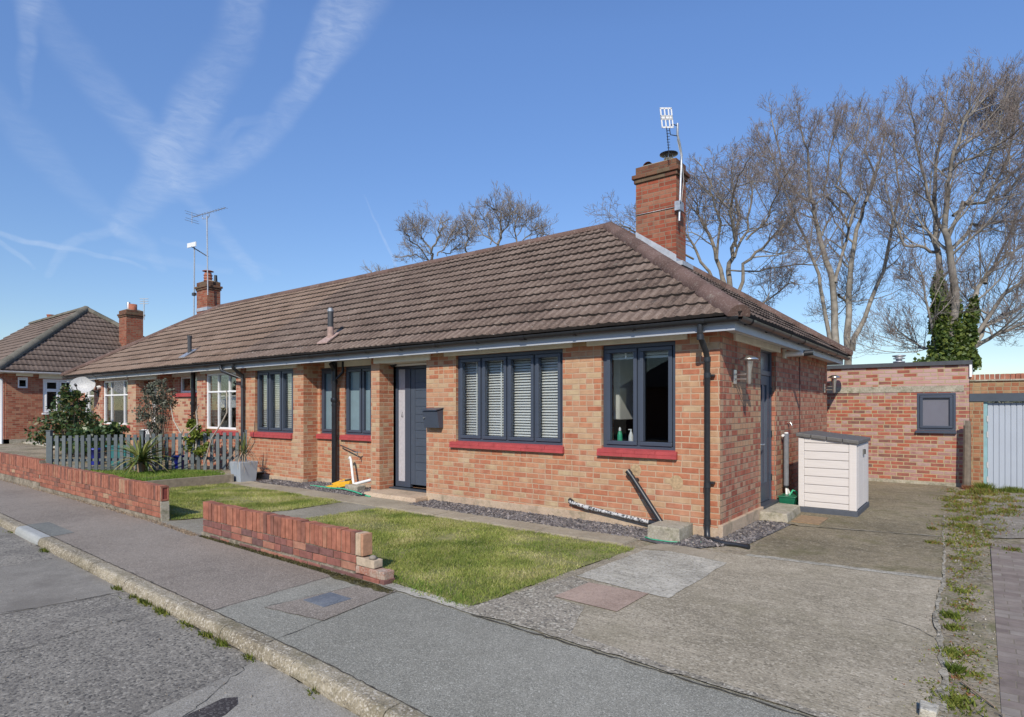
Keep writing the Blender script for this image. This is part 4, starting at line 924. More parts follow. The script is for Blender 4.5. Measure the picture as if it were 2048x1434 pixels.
# unseen houses added across the road, behind the viewer, for the windows to mirror
for q, x in enumerate((-26, -7, 12)):
    HO = root('bungalow', ('unseen brick bungalow added across the road for window reflections, left one', 'unseen brick bungalow added across the road for window reflections, middle one', 'unseen brick bungalow added across the road for window reflections, right one')[q], 'house', (x, -26, 0))
    m = MB(); m.box(x - 7, x + 7, -32, -25, -.2, 2.7); m.build('wall', M['brick_far'], HO)
    m = MB(); A_, B_, C_, D_ = (x - 7.4, -24.6, 2.7), (x + 7.4, -24.6, 2.7), (x + 7.4, -32.4, 2.7), (x - 7.4, -32.4, 2.7); E_, F_ = (x - 3.6, -28.5, 5.6), (x + 3.6, -28.5, 5.6)
    m.quad([A_, B_, F_, E_]); m.quad([C_, D_, E_, F_]); m.quad([B_, C_, F_]); m.quad([D_, A_, E_]); m.build('roof', M['tile_far'], HO)
# ================================================================== GARAGES
G1 = root('garage', 'flat roofed brick garage with one grey window and dark coping', 'garage', (1, 7.5, 0))
m = MB(); GY = 7.5
panel(m, 'y', GY, -3.0, 2.285, 0, 2.39, [(1.44, 2.075, 1.09, 1.84)], .22); m.box(2.065, 2.285, GY + .22, 11.5, 0, 2.39); m.box(-3, 2.06, 11.3, 11.5, 0, 2.39)
m.build('wall', M['brick_g'], G1)
MB().box(-1.0, 2.20, GY - .012, GY + .1, 1.86, 1.985).build('concrete_band', M['concrete'], G1)
m = MB(); m.hexa([(-3.1, GY - .05, 2.385), (2.33, GY - .05, 2.385), (-3.1, 11.6, 2.385), (2.33, 11.6, 2.385), (-3.1, GY - .05, 2.465), (2.33, GY - .05, 2.465), (-3.1, 11.6, 2.44), (2.33, 11.6, 2.44)]); m.build('roof', M['coping'], G1)
MB().box(2.287, 2.325, GY - .04, 11.5, 2.14, 2.383).build('side_fascia', M['upvc'], G1)
window(G1, 'y', GY, 1.44, 2.075, 1.09, 1.84, M['anth'], M['frost_grey'], inset=.0, fw=.045)
MB().box(1.42, 2.085, GY - .06, GY + .03, 1.04, 1.088).build('sill', M['anth'], G1)
m = MB(); m.box(-1.2, 2.28, GY - .015, GY + .05, -.02, .07); m.build('plinth', M['concrete'], G1)
vp = at(1798, 722, 15.2); m = MB(); m.lathe(vp.x, vp.y, [(.07, 2.4), (.07, vp.z - .04), (.13, vp.z - .04), (.13, vp.z - .01), (.07, vp.z), (.07, vp.z + .04), (.13, vp.z + .05), (.13, vp.z + .07), (.07, vp.z + .08), (.15, vp.z + .12), (.15, vp.z + .14), (.01, vp.z + .16)])
m.build('roof_cowl', M['galv'], G1)
G2 = root('garage', 'old brick garage with pale blue ribbed door at the right edge', 'garage', (3.5, 7.5, 0))
m = MB(); m.box(2.29, 2.50, GY, 11.4, 0, 1.665); m.box(2.29, 5.6, GY + .0, GY + .22, 1.82, 2.055); m.box(5.3, 5.6, GY + .001, 11.4, 0, 1.82); m.box(2.29, 2.5, GY + .001, 11.4, 1.665, 2.05)
m.build('wall', M['brick_g2'], G2)
m = MB()
x = 2.30
while x < 5.6: m.box(x, x + .066, GY + .012, GY + .21, 2.085, 2.185, jit=.002); x += .075
m.build('brick_coping', M['gwbrick'], G2)
m = MB(); m.box(2.29, 5.62, GY - .03, GY + .24, 2.055, 2.084); m.build('stone_ledge', M['concrete'], G2)
MB().box(2.288, 5.6, GY - .02, GY + .16, 1.667, 1.818).build('lintel', M['lintelblk'], G2)
d = MB(); x = 2.56
while x < 4.9:
    d.box(x + .004, x + .076, GY + .07, GY + .105, .01, 1.64); d.box(x + .06, x + .10, GY + .085, GY + .106, .01, 1.64); x += .086
gd = d.build('garage_door', M['bluedoor'], G2, bevel=.004)
MB().box(2.50, 2.56, GY + .04, GY + .11, 0, 1.66).build('door_frame', M['teal'], gd)
for z in (1.28, .98, .40, .12): MB().box(2.548, 2.575, GY + .03, GY + .05, z, z + .11).build('hinge', M['offwhite'], gd)
m = MB(); m.box(2.3, 5.5, GY + .25, 11.3, 1.9, 1.95); m.build('roof', M['coping'], G2)
# timber post, gate
p = MB(); pts = [(2.245, 7.25, -.02), (2.25, 7.25, .6), (2.252, 7.26, 1.2), (2.256, 7.26, 1.30)]
p.tube(pts, [.07, .064, .06, .045], 9, sm=False); p.tube([(2.225, 7.24, 1.2), (2.21, 7.24, 1.32)], [.03, .012], 5)
tag(p.build('timber_post', M['oldwood'], org=(2.25, 7.25, 0)), 'splintered old timber post leaning by the garage wall', 'post')
r = root('garden_gate', 'grey weathered board gate between the bungalow and the garage', 'gate', (-.6, 7.1, 0))
m = MB()
for i in range(9): m.box(-1.22 + i * .122, -1.105 + i * .122, 7.1, 7.12, .03, 1.72 + U(-.01, .01))
m.build('boards', M['oldwood'], r)
m = MB(); m.box(-1.2, -.14, 7.12, 7.16, .3, .4); m.box(-1.2, -.14, 7.12, 7.16, 1.4, 1.5); m.build('rails', M['oldwood'], r)
m = MB(); m.box(-.17, -.12, 7.07, 7.10, 1.35, 1.37); m.box(-.15, -.13, 7.06, 7.10, 1.33, 1.41); m.build('latch', M['black'], r)

# ================================================================== STORAGE BOX
r = root('storage_box', 'pale beige garden storage box with dark sloping lid on the driveway', 'storage box', (.68, 3.1, 0))
x0, x1, y0, y1 = .30, 1.06, 2.55, 3.72
m = MB(); m.hexa([(x0 + .02, y0 + .02, .08), (x1 - .02, y0 + .02, .08), (x0 + .02, y1 - .02, .08), (x1 - .02, y1 - .02, .08), (x0 + .02, y0 + .02, 1.12), (x1 - .02, y0 + .02, 1.03), (x0 + .02, y1 - .02, 1.12), (x1 - .02, y1 - .02, 1.03)])
m.build('shell', M['shed'], r)
m = MB(); zs = [.085, .171, .293, .42, .544, .666, .788, .91, 1.03]
for i in range(8): m.box(x0 + .08, x1 - .10, y0 + .006, y0 + .02, zs[i] + .005, zs[i + 1] - .006)
m.hexa([(x0 + .08, y0 + .006, 1.035), (x1 - .10, y0 + .006, 1.035), (x0 + .08, y0 + .02, 1.035), (x1 - .1, y0 + .02, 1.035), (x0 + .08, y0 + .006, 1.115), (x1 - .10, y0 + .006, 1.05), (x0 + .08, y0 + .02, 1.115), (x1 - .1, y0 + .02, 1.05)])
m.build('side_slats', M['shed'], r, bevel=.004)
for b in ((x0, x0 + .078, y0, y0 + .08, .085, 1.10), (x1 - .098, x1, y0, y0 + .10, .085, 1.05), (x1 - .098, x1, y1 - .1, y1, .085, 1.05), (x0, x0 + .078, y1 - .08, y1, .085, 1.10)): MB().box(*b).build('corner_post', M['shed'], r, bevel=.008)
for a, b in ((y0 + .105, (y0 + y1) / 2 - .005), ((y0 + y1) / 2 + .005, y1 - .105)):
    m = MB(); m.box(x1 - .02, x1 - .004, a, b, .10, 1.02); n = 5
    for i in range(n): w_ = (b - a) / n; m.box(x1 - .004, x1 + .004, a + i * w_ + .006, a + (i + 1) * w_ - .006, .11, 1.01)
    dd = m.build('door', M['shed'], r, bevel=.003)
    hh = MB(); yc = b if a < 3 else a; hh.box(x1 + .002, x1 + .03, yc - .05, yc + .05, .86, .93); hh.build('handle', M['shedlid'], dd)
m = MB(); m.box(x0 + .02, x1 + .012, y0 - .006, y1 + .006, .0, .083); m.build('base', M['shedbase'], r, bevel=.006)
m = MB(); 
n = 4
for i in range(n):
    a = x0 - .03 + (x1 - x0 + .06) * i / n; b = x0 - .03 + (x1 - x0 + .06) * (i + 1) / n - .004
    za = 1.175 - (a - x0) * .115; zb = 1.175 - (b - x0) * .115
    m.hexa([(a, y0 - .03, za - .055), (b, y0 - .03, zb - .055), (a, y1 + .03, za - .055), (b, y1 + .03, zb - .055), (a, y0 - .03, za), (b, y0 - .03, zb), (a, y1 + .03, za), (b, y1 + .03, zb)])
m.build('lid', M['shedlid'], r, bevel=.01)
# lagged pipe, green tub, hose by the side door
m = MB(); m.tube([(.07, 2.82, .34), (.07, 2.82, 1.15)], .038, 14); m.tube([(.07, 2.82, 1.15), (.07, 2.82, 1.17)], .03, 12, mi=1); m.tube([(.04, 2.74, 1.12), (.04, 2.78, 1.12)], .02, 10, mi=1)
m.tube([(.07, 2.82, .34), (.08, 2.80, .24), (.09, 2.76, .16)], .018, 10, mi=1); m.tube([(.07, 2.82, .34), (.10, 2.86, .24), (.11, 2.88, .15)], .018, 10, mi=1); m.tube([(.07, 2.82, .32), (.07, 2.82, .35)], .044, 12, mi=2)
tag(m.build('lagged_pipe', [M['greyfoam'], M['white'], M['black']], org=(.07, 2.82, .1)), 'grey foam lagged pipe rising beside the side door', 'pipe')
m = MB(); m.hexa([(.05, 2.56, .0), (.22, 2.56, .0), (.05, 2.96, .0), (.22, 2.96, .0), (.03, 2.52, .2), (.26, 2.52, .2), (.03, 3.0, .2), (.26, 3.0, .2)]); m.box(.02, .27, 2.51, 3.01, .2, .22)
tag(m.build('plastic_tub', M['green_tub'], org=(.1, 2.75, 0), bevel=.008), 'dark green plastic tub behind the concrete side step', 'tub')
m = MB(); m.tube([(.14, 2.7, .21), (.18, 2.75, .29), (.22, 2.8, .27), (.25, 2.8, .12), (.25, 2.76, .03)], .013, 8); tag(m.build('garden_hose', M['green_hose'], org=(.2, 2.75, 0)), 'bright green hose looped over the green tub', 'hose')
m = MB(); m.tube([(0, 3.18, 1.31), (.05, 3.18, 1.31), (.07, 3.18, 1.26)], .012, 8); m.box(.03, .05, 3.15, 3.21, 1.33, 1.345); tag(m.build('outside_tap', M['steel'], org=(0, 3.18, 1.3)), 'small metal tap above the lagged pipe on the flank wall', 'tap')

# ================================================================== FRONT WALL ITEMS
m = MB(); m.box(-.70, -.30, -.49, -.06, -.01, .165, jit=.008); tag(m.build('drain_surround', M['concrete'], org=(-.5, -.3, 0), bevel=.012), 'square concrete drain surround under the black waste pipe', 'concrete block')
m = MB(); m.hexa([(.035, 1.48, 0), (.40, 1.50, 0), (.035, 2.46, 0), (.36, 2.44, 0), (.035, 1.49, .128), (.385, 1.52, .122), (.035, 2.45, .128), (.35, 2.42, .122)]); tag(m.build('doorstep', M['concrete'], org=(.2, 2, 0), bevel=.015), 'rough concrete step below the side door', 'step')
m = MB(); m.hexa([(-6.15, -.36, 0), (-4.80, -.36, 0), (-6.11, .33, 0), (-4.93, .33, 0), (-6.12, -.33, .072), (-4.83, -.33, .072), (-6.11, .33, .072), (-4.93, .33, .072)]); tag(m.build('doorstep', M['plinth'], org=(-5.5, 0, 0), bevel=.012), 'wide low buff concrete step at the front door', 'step')
m = MB(); m.tube([(-7.60, .26, .80), (-7.52, .24, .79), (-7.02, .2, .69), (-6.98, .19, .69)], .012, 8); m.tube([(-6.98, .19, .72), (-6.98, .19, .62)], .012, 8, mi=1); m.tube([(-7.02, .15, .69), (-6.95, .24, .69)], .01, 8, mi=1)
tag(m.build('outside_tap', [M['darkgrey'], M['steel']], org=(-7.0, .2, .7)), 'brass tap on a thin pipe beside the black soil pipe', 'tap')
m = MB(); m.tube([(-7.22, .18, .56), (-7.18, .17, .59), (-7.14, .16, .55), (-7.0, .12, .07)], .024, 12); tag(m.build('drain_pipe', M['white'], org=(-7.1, .15, 0)), 'white upright plastic pipe standing in the recess below the tap', 'pipe')
m = MB(); m.tube([(-6.93, .10, .10), (-6.48, .12, .21)], .028, 12); tag(m.build('drain_pipe', M['white'], org=(-6.7, .1, .1)), 'short white pipe lying slanted on a loose block', 'pipe')
m = MB(); m.box(-6.98, -6.62, -.10, .10, -.01, .10, jit=.008); tag(m.build('loose_block', M['concrete'], org=(-6.8, 0, 0), bevel=.01), 'grey loose block under the white pipes near the front door', 'block')
m = MB()
T_ = Matrix.Translation((-7.25, .02, .06)) @ Matrix.Rotation(.35, 4, 'Z') @ Matrix.Rotation(-.16, 4, 'Y')
m.box(-.28, .22, -.07, .07, -.03, .03, M4=T_); m.box(-.15, .22, -.045, .045, .03, .065, M4=T_); m.box(.12, .2, -.05, .05, .065, .095, mi=1, M4=T_)
m.box(-.34, -.28, -.05, .05, -.04, .02, M4=T_); m.tube([T_ @ Vector((-.2, 0, .05)), T_ @ Vector((.1, 0, .1))], .012, 8)
tag(m.build('hand_tool', [M['yellow'], M['darkgrey']], org=(-7.3, 0, 0), bevel=.008), 'yellow plastic tool lying at the foot of the soil pipe', 'tool')
pts = [(-7.95, -.18, .02), (-7.6, -.2, .03), (-7.2, -.25, .04), (-6.8, -.27, .06), (-6.4, -.33, .05), (-6.0, -.42, .03), (-5.85, -.42, .02)]
m = MB(); m.tube(pts, .013, 8); m.tube([(-6.06, -.41, .035), (-5.98, -.42, .03)], .02, 8, mi=1); tag(m.build('garden_hose', [M['green_hose'], M['black']], org=(-7, -.3, 0)), 'green hose lying along the slate chips left of the front door', 'hose')
m = MB(); m.tube([(-.1, -.16, .02), (.0, -.24, .03), (.16, -.30, .02), (.28, -.26, .018), (.42, -.31, .02)], [.025, .03, .028, .024, .028], 10); tag(m.build('drain_pipe', M['black'], org=(.1, -.2, 0)), 'black flexible pipe trailing on the ground from the corner downpipe', 'pipe')
m = MB(); m.tube([(-.72, -.5, .015), (-.6, -.56, .012), (-.4, -.56, .014), (-.28, -.5, .012), (-.1, -.36, .012), (.1, -.2, .012), (.2, -.02, .012)], .006, 6); tag(m.build('garden_twine', M['green_hose'], org=(-.5, -.5, 0)), 'thin green cord on the ground around the drain surround', 'cord')
# planter
r = root('planter', 'pale grey square planter with a straggly spiky plant near the party wall', 'planter', (-9.8, -.55, 0))
m = MB(); x0, x1, y0, y1 = -9.98, -9.56, -.76, -.36
m.hexa([(x0 + .03, y0 + .03, 0), (x1 - .03, y0 + .03, 0), (x0 + .03, y1 - .03, 0), (x1 - .03, y1 - .03, 0), (x0, y0, .42), (x1, y0, .42), (x0, y1, .42), (x1, y1, .42)]); m.build('pot', M['planter'], r, bevel=.008)
def straps(mb, c, n, L, w, droop, upmin=.2, upmax=1.3, rvf=None, seg=6):
    for i in range(n):
        az = U(0, 2 * math.pi); el = U(upmin, upmax); l = L * U(.7, 1.1); d = Vector((math.cos(az) * math.cos(el), math.sin(az) * math.cos(el), math.sin(el)))
        sd = Vector((-math.sin(az), math.cos(az), 0)); p = Vector(c) + Vector((U(-.03, .03), U(-.03, .03), U(0, .12))); rv = rnd() if rvf is None else rvf()
        prev = None; dr = droop * U(.4, 1.4)
        for k in range(seg + 1):
            t = k / seg; ww = w * (1 - t) ** .7 * (.55 + .9 * min(t * 3, 1) * .5) + .001
            L_, R_, Mi = p - sd * ww, p + sd * ww, p - Vector((0, 0, ww * .5))
            if prev:
                mb.quad([prev[0], prev[2], Mi, L_], 0, True, rv); mb.quad([prev[2], prev[1], R_, Mi], 0, True, rv)
            prev = (L_, R_, Mi); d = (d - Vector((0, 0, dr / seg))).normalized(); p = p + d * (l / seg)
m = MB(); straps(m, (-9.77, -.56, .52), 34, .42, .011, .25, .5, 1.5, rvf=lambda: U(.1, .7)); m.build('leaves', M['yucca'], r)
m = MB(); straps(m, (-9.77, -.56, .55), 46, .5, .006, 2.4, -.1, .9); m.tube([(-9.77, -.56, .3), (-9.77, -.56, .58)], .03, 8); m.build('dead_leaves', M['deadleaf'], r)
m = MB(); m.box(-9.95, -9.59, -.73, -.39, .36, .38); m.build('potting_soil', M['soil'], r)

# ================================================================== GARDEN WALLS
def gwall(name, label, x0, x1, y, topf, solE=None, frog=False, courses=2, th=.103, stepx=None, s0=None):
    """single skin wall, soldier course on top; topf(x) top height"""
    r = root(name, label, 'wall', ((x0 + x1) / 2, y, 0), 'low red brick garden walls along the pavement')
    c = MB(); s = MB(); b = MB(); k = x0; sol_h = .205
    x = x0
    while x < (s0 or x1) - .03:
        w = U(.060, .068); z = topf(x)
        s.box(x, x + w - .004, y + U(-.005, .004), y + th + U(-.002, .002), z - sol_h + U(-.002, .002), z + U(-.006, .005), jit=.0025); x += w + .007
    xe = x
    for j in range(courses):
        x = x0 - (j % 2) * .11
        while x < x1 + (.0 if j == 0 else .0):
            w = .215 if rnd() > .25 else .104; a = max(x, x0); e = min(x + w, x1)
            if e - a > .03:
                zt = topf((a + e) / 2) - sol_h - .009 - j * .075
                b.box(a, e - .0, y + U(-.003, .003), y + th, zt - .066, zt, jit=.0015)
            x += w + .01
    n = int((x1 - x0) / .5) + 1
    for i in range(n):
        a = x0 + (x1 - x0) * i / n; e = x0 + (x1 - x0) * (i + 1) / n; z = topf((a + e) / 2)
        c.box(a + (.004 if i == 0 else 0), e - (.006 if i == n - 1 else 0), y + .010, y + th - .010, -.12, z - .016)
        c.box(a + .0, e + .0, y - .012 + U(-.004, .003), y + th + .02, -.12, z - sol_h - courses * .075 - .006 + U(-.004, .004))
    s.build('soldier_course', M['gwbrick'], r, bevel=.003); b.build('stretcher_courses', M['gwbrick_dark'] if courses == 2 else M['gwbrick'], r, bevel=.003); c.build('mortar_core', M['gwmortar'], r)
    return r
GWY = -3.63
W2 = gwall('garden_wall', 'shorter red garden wall between path and lawn, broken pale end by the driveway', -5.034, -2.11, GWY, lambda x: .405)
# base course wider, pinkish
m = MB(); x = -5.03
while x < -1.72: w = U(.2, .22); m.box(x, min(x + w, -1.70), GWY - .018 + U(-.004, .004), GWY + .12, -.04, .032 + U(-.004, .004), jit=.003); x += w + .008
x = -2.1
m.build('base_course', M['gwbrick_dark'], W2, bevel=.005)
m = MB()
for w in (.12, .2, .08): m.box(x, x + w - .008, GWY - .004, GWY + .11, .035, .105, jit=.006); x += w
m.build('end_course', M['gwend'], W2, bevel=.006)
m = MB(); 
for i in range(3): m.box(-2.108 + i * .037, -2.108 + i * .037 + .034, GWY - .002, GWY + .104, .20, .402, jit=.003)
m.box(-2.095, -1.845, GWY - .004, GWY + .1, .115, .185, jit=.004); m.build('exposed_bricks', M['yellow_brick'], W2, bevel=.004)
m = MB(); m.lathe(-1.90, GWY + .03, [(.02, .183), (.036, .192), (.034, .21), (.014, .222), (.002, .224)], 8, rv=.55); tag(m.build('stone', M['pebble'], org=(-1.95, GWY, .2)), 'rounded stone resting on the broken wall end', 'stone')
W1 = gwall('garden_wall', 'long red garden wall with hollow brick end, running to the left edge', -16.5, -6.41, GWY + .08, lambda x: .475 if x > -8.2 else (.49 if x > -11.75 else .555), courses=3)
m = MB(); y = GWY + .08; e = -6.405
m.box(e, e + .012, y, y + .103, .27, .295); m.box(e, e + .012, y, y + .103, .45, .475); m.box(e, e + .012, y, y + .02, .295, .45); m.box(e, e + .012, y + .083, y + .103, .295, .45)
m.build('end_brick_rim', M['gwbrick'], W1, bevel=.003); MB().box(e - .002, e + .003, y + .018, y + .085, .29, .455).build('end_brick_frog', M['frog'], W1)
m = MB(); m.box(e - .01, e + .01, y - .005, y + .1, -.05, .262, jit=.01); m.build('end_mortar', M['concrete'], W1, bevel=.01)

# ================================================================== GROUND
def kY(x): return -4.945 - .025 * x - .045 * max(0, x + .8)          # back edge of the kerb
g = MB(); R_ = 420
g.quad([(-R_, -R_, -.16), (R_, -R_, -.16), (R_, R_, -.16), (-R_, R_, -.16)]); struct(g.build('ground', M['soil']))
g = MB(); g.quad([(-10.2, -3.62, -.006), (9, -4.5, -.006), (9, 9, -.006), (-10.2, 9, -.006)]); struct(g.build('yard_ground', M['soil']))
g = MB(); g.quad([(-60, -22, -.085), (30, -22, -.085), (30, -4.0, -.085), (-60, -4.0, -.085)]); struct(g.build('road', M['road']))
def rsheet(name, xa0, xa1, xb0, xb1, z, mat):   # strip across the road: xa at kerb, xb 3 m out
    return sheet(name, [(xa0, kY(xa0) - .11), (xa1, kY(xa1) - .11), (xb1, -12), (xb0, -12)], z, mat, .006)
rsheet('road_patch', -5.45, -3.6, -6.6, -4.4, -.082, M['road2']); rsheet('road_patch', -1.28, 8, .55, 12, -.0815, M['road3']); rsheet('road_patch', -20, -7.4, -22, -9.5, -.082, M['road2'])
m = MB()
def crack(mb, pts, z, w=.008, jit=.012):
    P = []
    for i in range(len(pts) - 1):
        a = Vector(pts[i]); b = Vector(pts[i + 1]); n = max(1, int((b - a).length / .05))
        for k in range(n): P.append(a.lerp(b, k / n) + Vector((U(-jit, jit), U(-jit, jit))))
    P.append(Vector(pts[-1])); pr = None
    for i in range(len(P)):
        d = (P[min(i + 1, len(P) - 1)] - P[max(i - 1, 0)]); d = d.normalized() if d.length > 0 else Vector((1, 0)); nn = Vector((-d.y, d.x)) * w * U(.3, 1.2) * .5
        cur = (P[i] + nn, P[i] - nn)
        if pr: mb.quad([(pr[1].x, pr[1].y, z), (cur[1].x, cur[1].y, z), (cur[0].x, cur[0].y, z), (pr[0].x, pr[0].y, z)])
        pr = cur
crack(m, [(-3.6, -5.09), (-3.62, -5.5), (-3.75, -5.85), (-4.3, -7)], -.078, .008); crack(m, [(-5.5, -5.0), (-5.6, -5.5), (-6, -6.5)], -.078, .006); crack(m, [(-2.75, -5.15), (-2.8, -5.5), (-2.7, -5.87), (-2.76, -6.1), (-3.0, -7)], -.078, .009, .02)
crack(m, [(-1.25, -5.15), (-.95, -5.6), (-.7, -6.2)], -.078, .005, .02)
for i in range(26): 
    X_ = U(-7, .2); crack(m, [(X_, kY(X_) - .125), (X_ + U(.1, .35), kY(X_) - .13)], -.0775, U(.01, .03), .006)
struct(m.build('road_crack', M['joint']))
P = [(-.70, -5.63), (-.62, -5.60), (-.69, -5.50), (-.74, -5.42), (-.86, -5.38), (-.93, -5.44), (-.84, -5.54), (-.78, -5.60)]
P = [(-.88, -5.72), (-.78, -5.70), (-.74, -5.62), (-.76, -5.52), (-.82, -5.42), (-.90, -5.38), (-.95, -5.44), (-.93, -5.55), (-.92, -5.64)]
sheet('tar_patch', P, -.0795, M['tar'], .008)
# kerb stones
m = MB(); m2 = MB(); x = -7.45 - .914 * 20
while x < 12:
    tgt = m2 if abs(x + 7.45) < .05 else m
    e = x + (1.06 if tgt is m2 else .914); gap = .004; lift = U(-.004, .004) + (.004 if tgt is m2 else 0)
    prof = [(-.128, -.13), (-.126, -.05), (-.112, -.014), (-.098, -.002), (-.08, .003), (0, .003), (0, -.13)]
    A_ = [(x + gap, kY(x) + p[0], p[1] + lift + .0) for p in prof]; B_ = [(e - gap, kY(e) + p[0], p[1] + lift) for p in prof]
    rv = rnd(); n = len(prof)
    for i in range(n): tgt.quad([A_[i], B_[i], B_[(i + 1) % n], A_[(i + 1) % n]], 0, False, rv)
    tgt.quad(A_[::-1]); tgt.quad(B_)
    x = e
struct(m.build('kerb', M['kerb'])); struct(m2.build('kerb_stone', M['kerb_new']))
m = MB(); x = -26
while x < 12: m.quad([(x, kY(x) - .124, -.098), (x + .5, kY(x + .5) - .124, -.098), (x + .5, kY(x + .5), -.005), (x, kY(x), -.005)]); x += .5
struct(m.build('kerb_joint', M['joint']))
# pavement
def pv(x): return (x, kY(x) + .0)
def dY(x): return -3.70 - .04 * (x + .5) if x > -.5 else -3.64
sheet('pavement', [(-26, kY(-26)), (-2.22, kY(-2.22)), (-2.30, -3.60), (-26, -3.55)], 0, M['pave_pink'])
sheet('pavement', [(-2.22, kY(-2.22)), (-.8, kY(-.8)), (14, kY(14)), (14, -3.85), (1.7, -3.79), (-.5, -3.69), (-1.6, -3.60), (-2.30, -3.60)], 0, M['pave_grey'])
sheet('pavement_patch', [(-1.97, -4.60), (-1.36, -4.50), (-1.47, -3.70), (-1.86, -3.70)], .003, M['pave_pink'], .008)
sheet('pavement_patch', [(-7.53, -4.745), (-6.39, -4.775), (-6.45, -4.53), (-7.53, -4.50)], .003, M['pave_patch'], .004)
m = MB()
crack(m, [(-2.22, -4.9), (-2.24, -4.5), (-2.30, -3.65)], .005, .008); crack(m, [(-1.30, -4.95), (-1.36, -4.5), (-1.47, -3.68)], .005, .008, .006); crack(m, [(-1.98, -4.6), (-1.86, -3.7)], .005, .006); crack(m, [(-1.98, -4.6), (-1.36, -4.5)], .005, .004, .006)
crack(m, [(x, kY(x) + .008) for x in np.arange(-9, 1.2, .4)], .0052, .014, .005)
crack(m, [(-7.6, -4.74), (-7.7, -4.2), (-7.6, -3.6)], .005, .004)
struct(m.build('pavement_joint', M['joint']))
mh = MB(); c = (-1.745, -4.19)
mh.tube([(c[0], c[1], .0), (c[0], c[1], .009)], .105, 26, sm=False); mh.box(c[0] - .14, c[0] + .14, c[1] - .13, c[1] + .13, .0, .0065)
tag(mh.build('manhole_cover', M['iron'], org=(c[0], c[1], 0)), 'small worn blue grey access cover set in the pavement', 'manhole cover')
# moss line and debris at the wall feet
def clump_line(name, pts, n, mat, h=.02, w=.01, spread=.04, z=0, kindlabel=None, rvr=(0, 1)):
    V = []; RV = []
    for i in range(n):
        t = rnd() * (len(pts) - 1); k = int(t); a = Vector(pts[k]); b = Vector(pts[k + 1]); p = a.lerp(b, t - k)
        x = p.x + U(-spread, spread); y = p.y + U(-spread, spread); an = U(0, 6.28); hh = h * U(.4, 1.3); ln = U(-1, 1) * hh * .8; ln2 = U(-1, 1) * hh * .8
        V += [(x - math.cos(an) * w, y - math.sin(an) * w, z), (x + math.cos(an) * w, y + math.sin(an) * w, z), (x + ln, y + ln2, z + hh)]; RV.append(U(*rvr))
    return np_mesh(name, np.array(V), 3, mat, RV)
sheet('moss_strip', [(-3.6, -3.72), (-2.5, -3.70), (-2.2, -3.80), (-1.55, -3.79), (-1.5, -3.70), (-2.2, -3.655), (-3.6, -3.66)], .004, M['moss'], .02)
o = clump_line('moss', [(-5.0, -3.66), (-3.6, -3.68), (-2.4, -3.70), (-1.5, -3.75)], 3600, M['moss'], .016, .008, .035); tag(o, 'dark moss along the foot of the short garden wall', 'moss', kind='stuff')
o = clump_line('wall_weeds', [(-15, -3.6), (-11, -3.6), (-8, -3.6), (-6.4, -3.62), (-5.6, -3.66), (-5.1, -3.70)], 2600, M['deadleaf'], .018, .005, .04); tag(o, 'dry weeds along the foot of the long garden wall', 'weeds', kind='stuff')
V = []
kc = [(-6.0, .06, 90), (-3.72, .04, 70), (-3.35, .03, 40), (-3.1, .07, 130), (-2.75, .06, 190), (-2.3, .06, 50), (-1.95, .05, 100), (-1.72, .04, 110), (-1.35, .04, 40), (-.6, .03, 30), (-7.6, .06, 30)]
V = []; RV = []
for (x, s, n) in kc:
    for i in range(n):
        xx = random.gauss(x, s); yy = kY(xx) - .132 - abs(random.gauss(0, .025)); hh = U(.01, .045); a = U(0, 6.3); w = .006; lx, ly = U(-.02, .02), U(-.03, .01)
        V += [(xx - math.cos(a) * w, yy - math.sin(a) * w, -.085), (xx + math.cos(a) * w, yy + math.sin(a) * w, -.085), (xx + lx, yy + ly, -.085 + hh)]; RV.append(U(0, .75))
tag(np_mesh('kerb_weeds', np.array(V), 3, M['weed'], RV), 'small green weeds in the gutter along the kerb', 'weeds', kind='stuff')
# lawns, path, slabs, driveway
Lr = [(-4.93, -3.52), (-1.7, -3.54), (-.72, -3.70), (-.56, -1.08), (-2.8, -1.03), (-4.86, -1.08), (-5.0, -2.1)]
Ll = [(-9.86, -3.5), (-6.42, -3.5), (-6.28, -3.3), (-5.80, -2.0), (-5.82, -1.0), (-7.9, -.96), (-9.74, -.94)]
sheet('lawn_soil', Lr, .006, M['lawnbase'], .02); sheet('lawn_soil', Ll, .006, M['lawnbase'], .02)
sheet('garden_path', [(-6.42, -3.62), (-4.9, -3.62), (-4.86, -2.1), (-4.7, -1.0), (-5.0, -.94), (-5.8, -.94), (-5.78, -2.0), (-6.2, -3.3)], .003, M['path'], .01)
def inside(poly, x, y):
    c = False; n = len(poly); j = n - 1
    c = np.zeros(len(x), dtype=bool)
    for i in range(n):
        xi, yi = poly[i]; xj, yj = poly[j]
        cond = ((yi > y) != (yj > y)) & (x < (xj - xi) * (y - yi) / (yj - yi + 1e-12) + xi); c ^= cond; j = i
    return c
def vnoise(x, y, s, seed):
    rs = np.random.RandomState(seed); G = rs.rand(64, 64); xx = x * s + 31.7; yy = y * s + 17.3
    xi = np.floor(xx).astype(int); yi = np.floor(yy).astype(int); fx_ = xx - xi; fy_ = yy - yi; fx_ = fx_ * fx_ * (3 - 2 * fx_); fy_ = fy_ * fy_ * (3 - 2 * fy_)
    g_ = lambda a, b: G[a % 64, b % 64]
    return (g_(xi, yi) * (1 - fx_) + g_(xi + 1, yi) * fx_) * (1 - fy_) + (g_(xi, yi + 1) * (1 - fx_) + g_(xi + 1, yi + 1) * fx_) * fy_
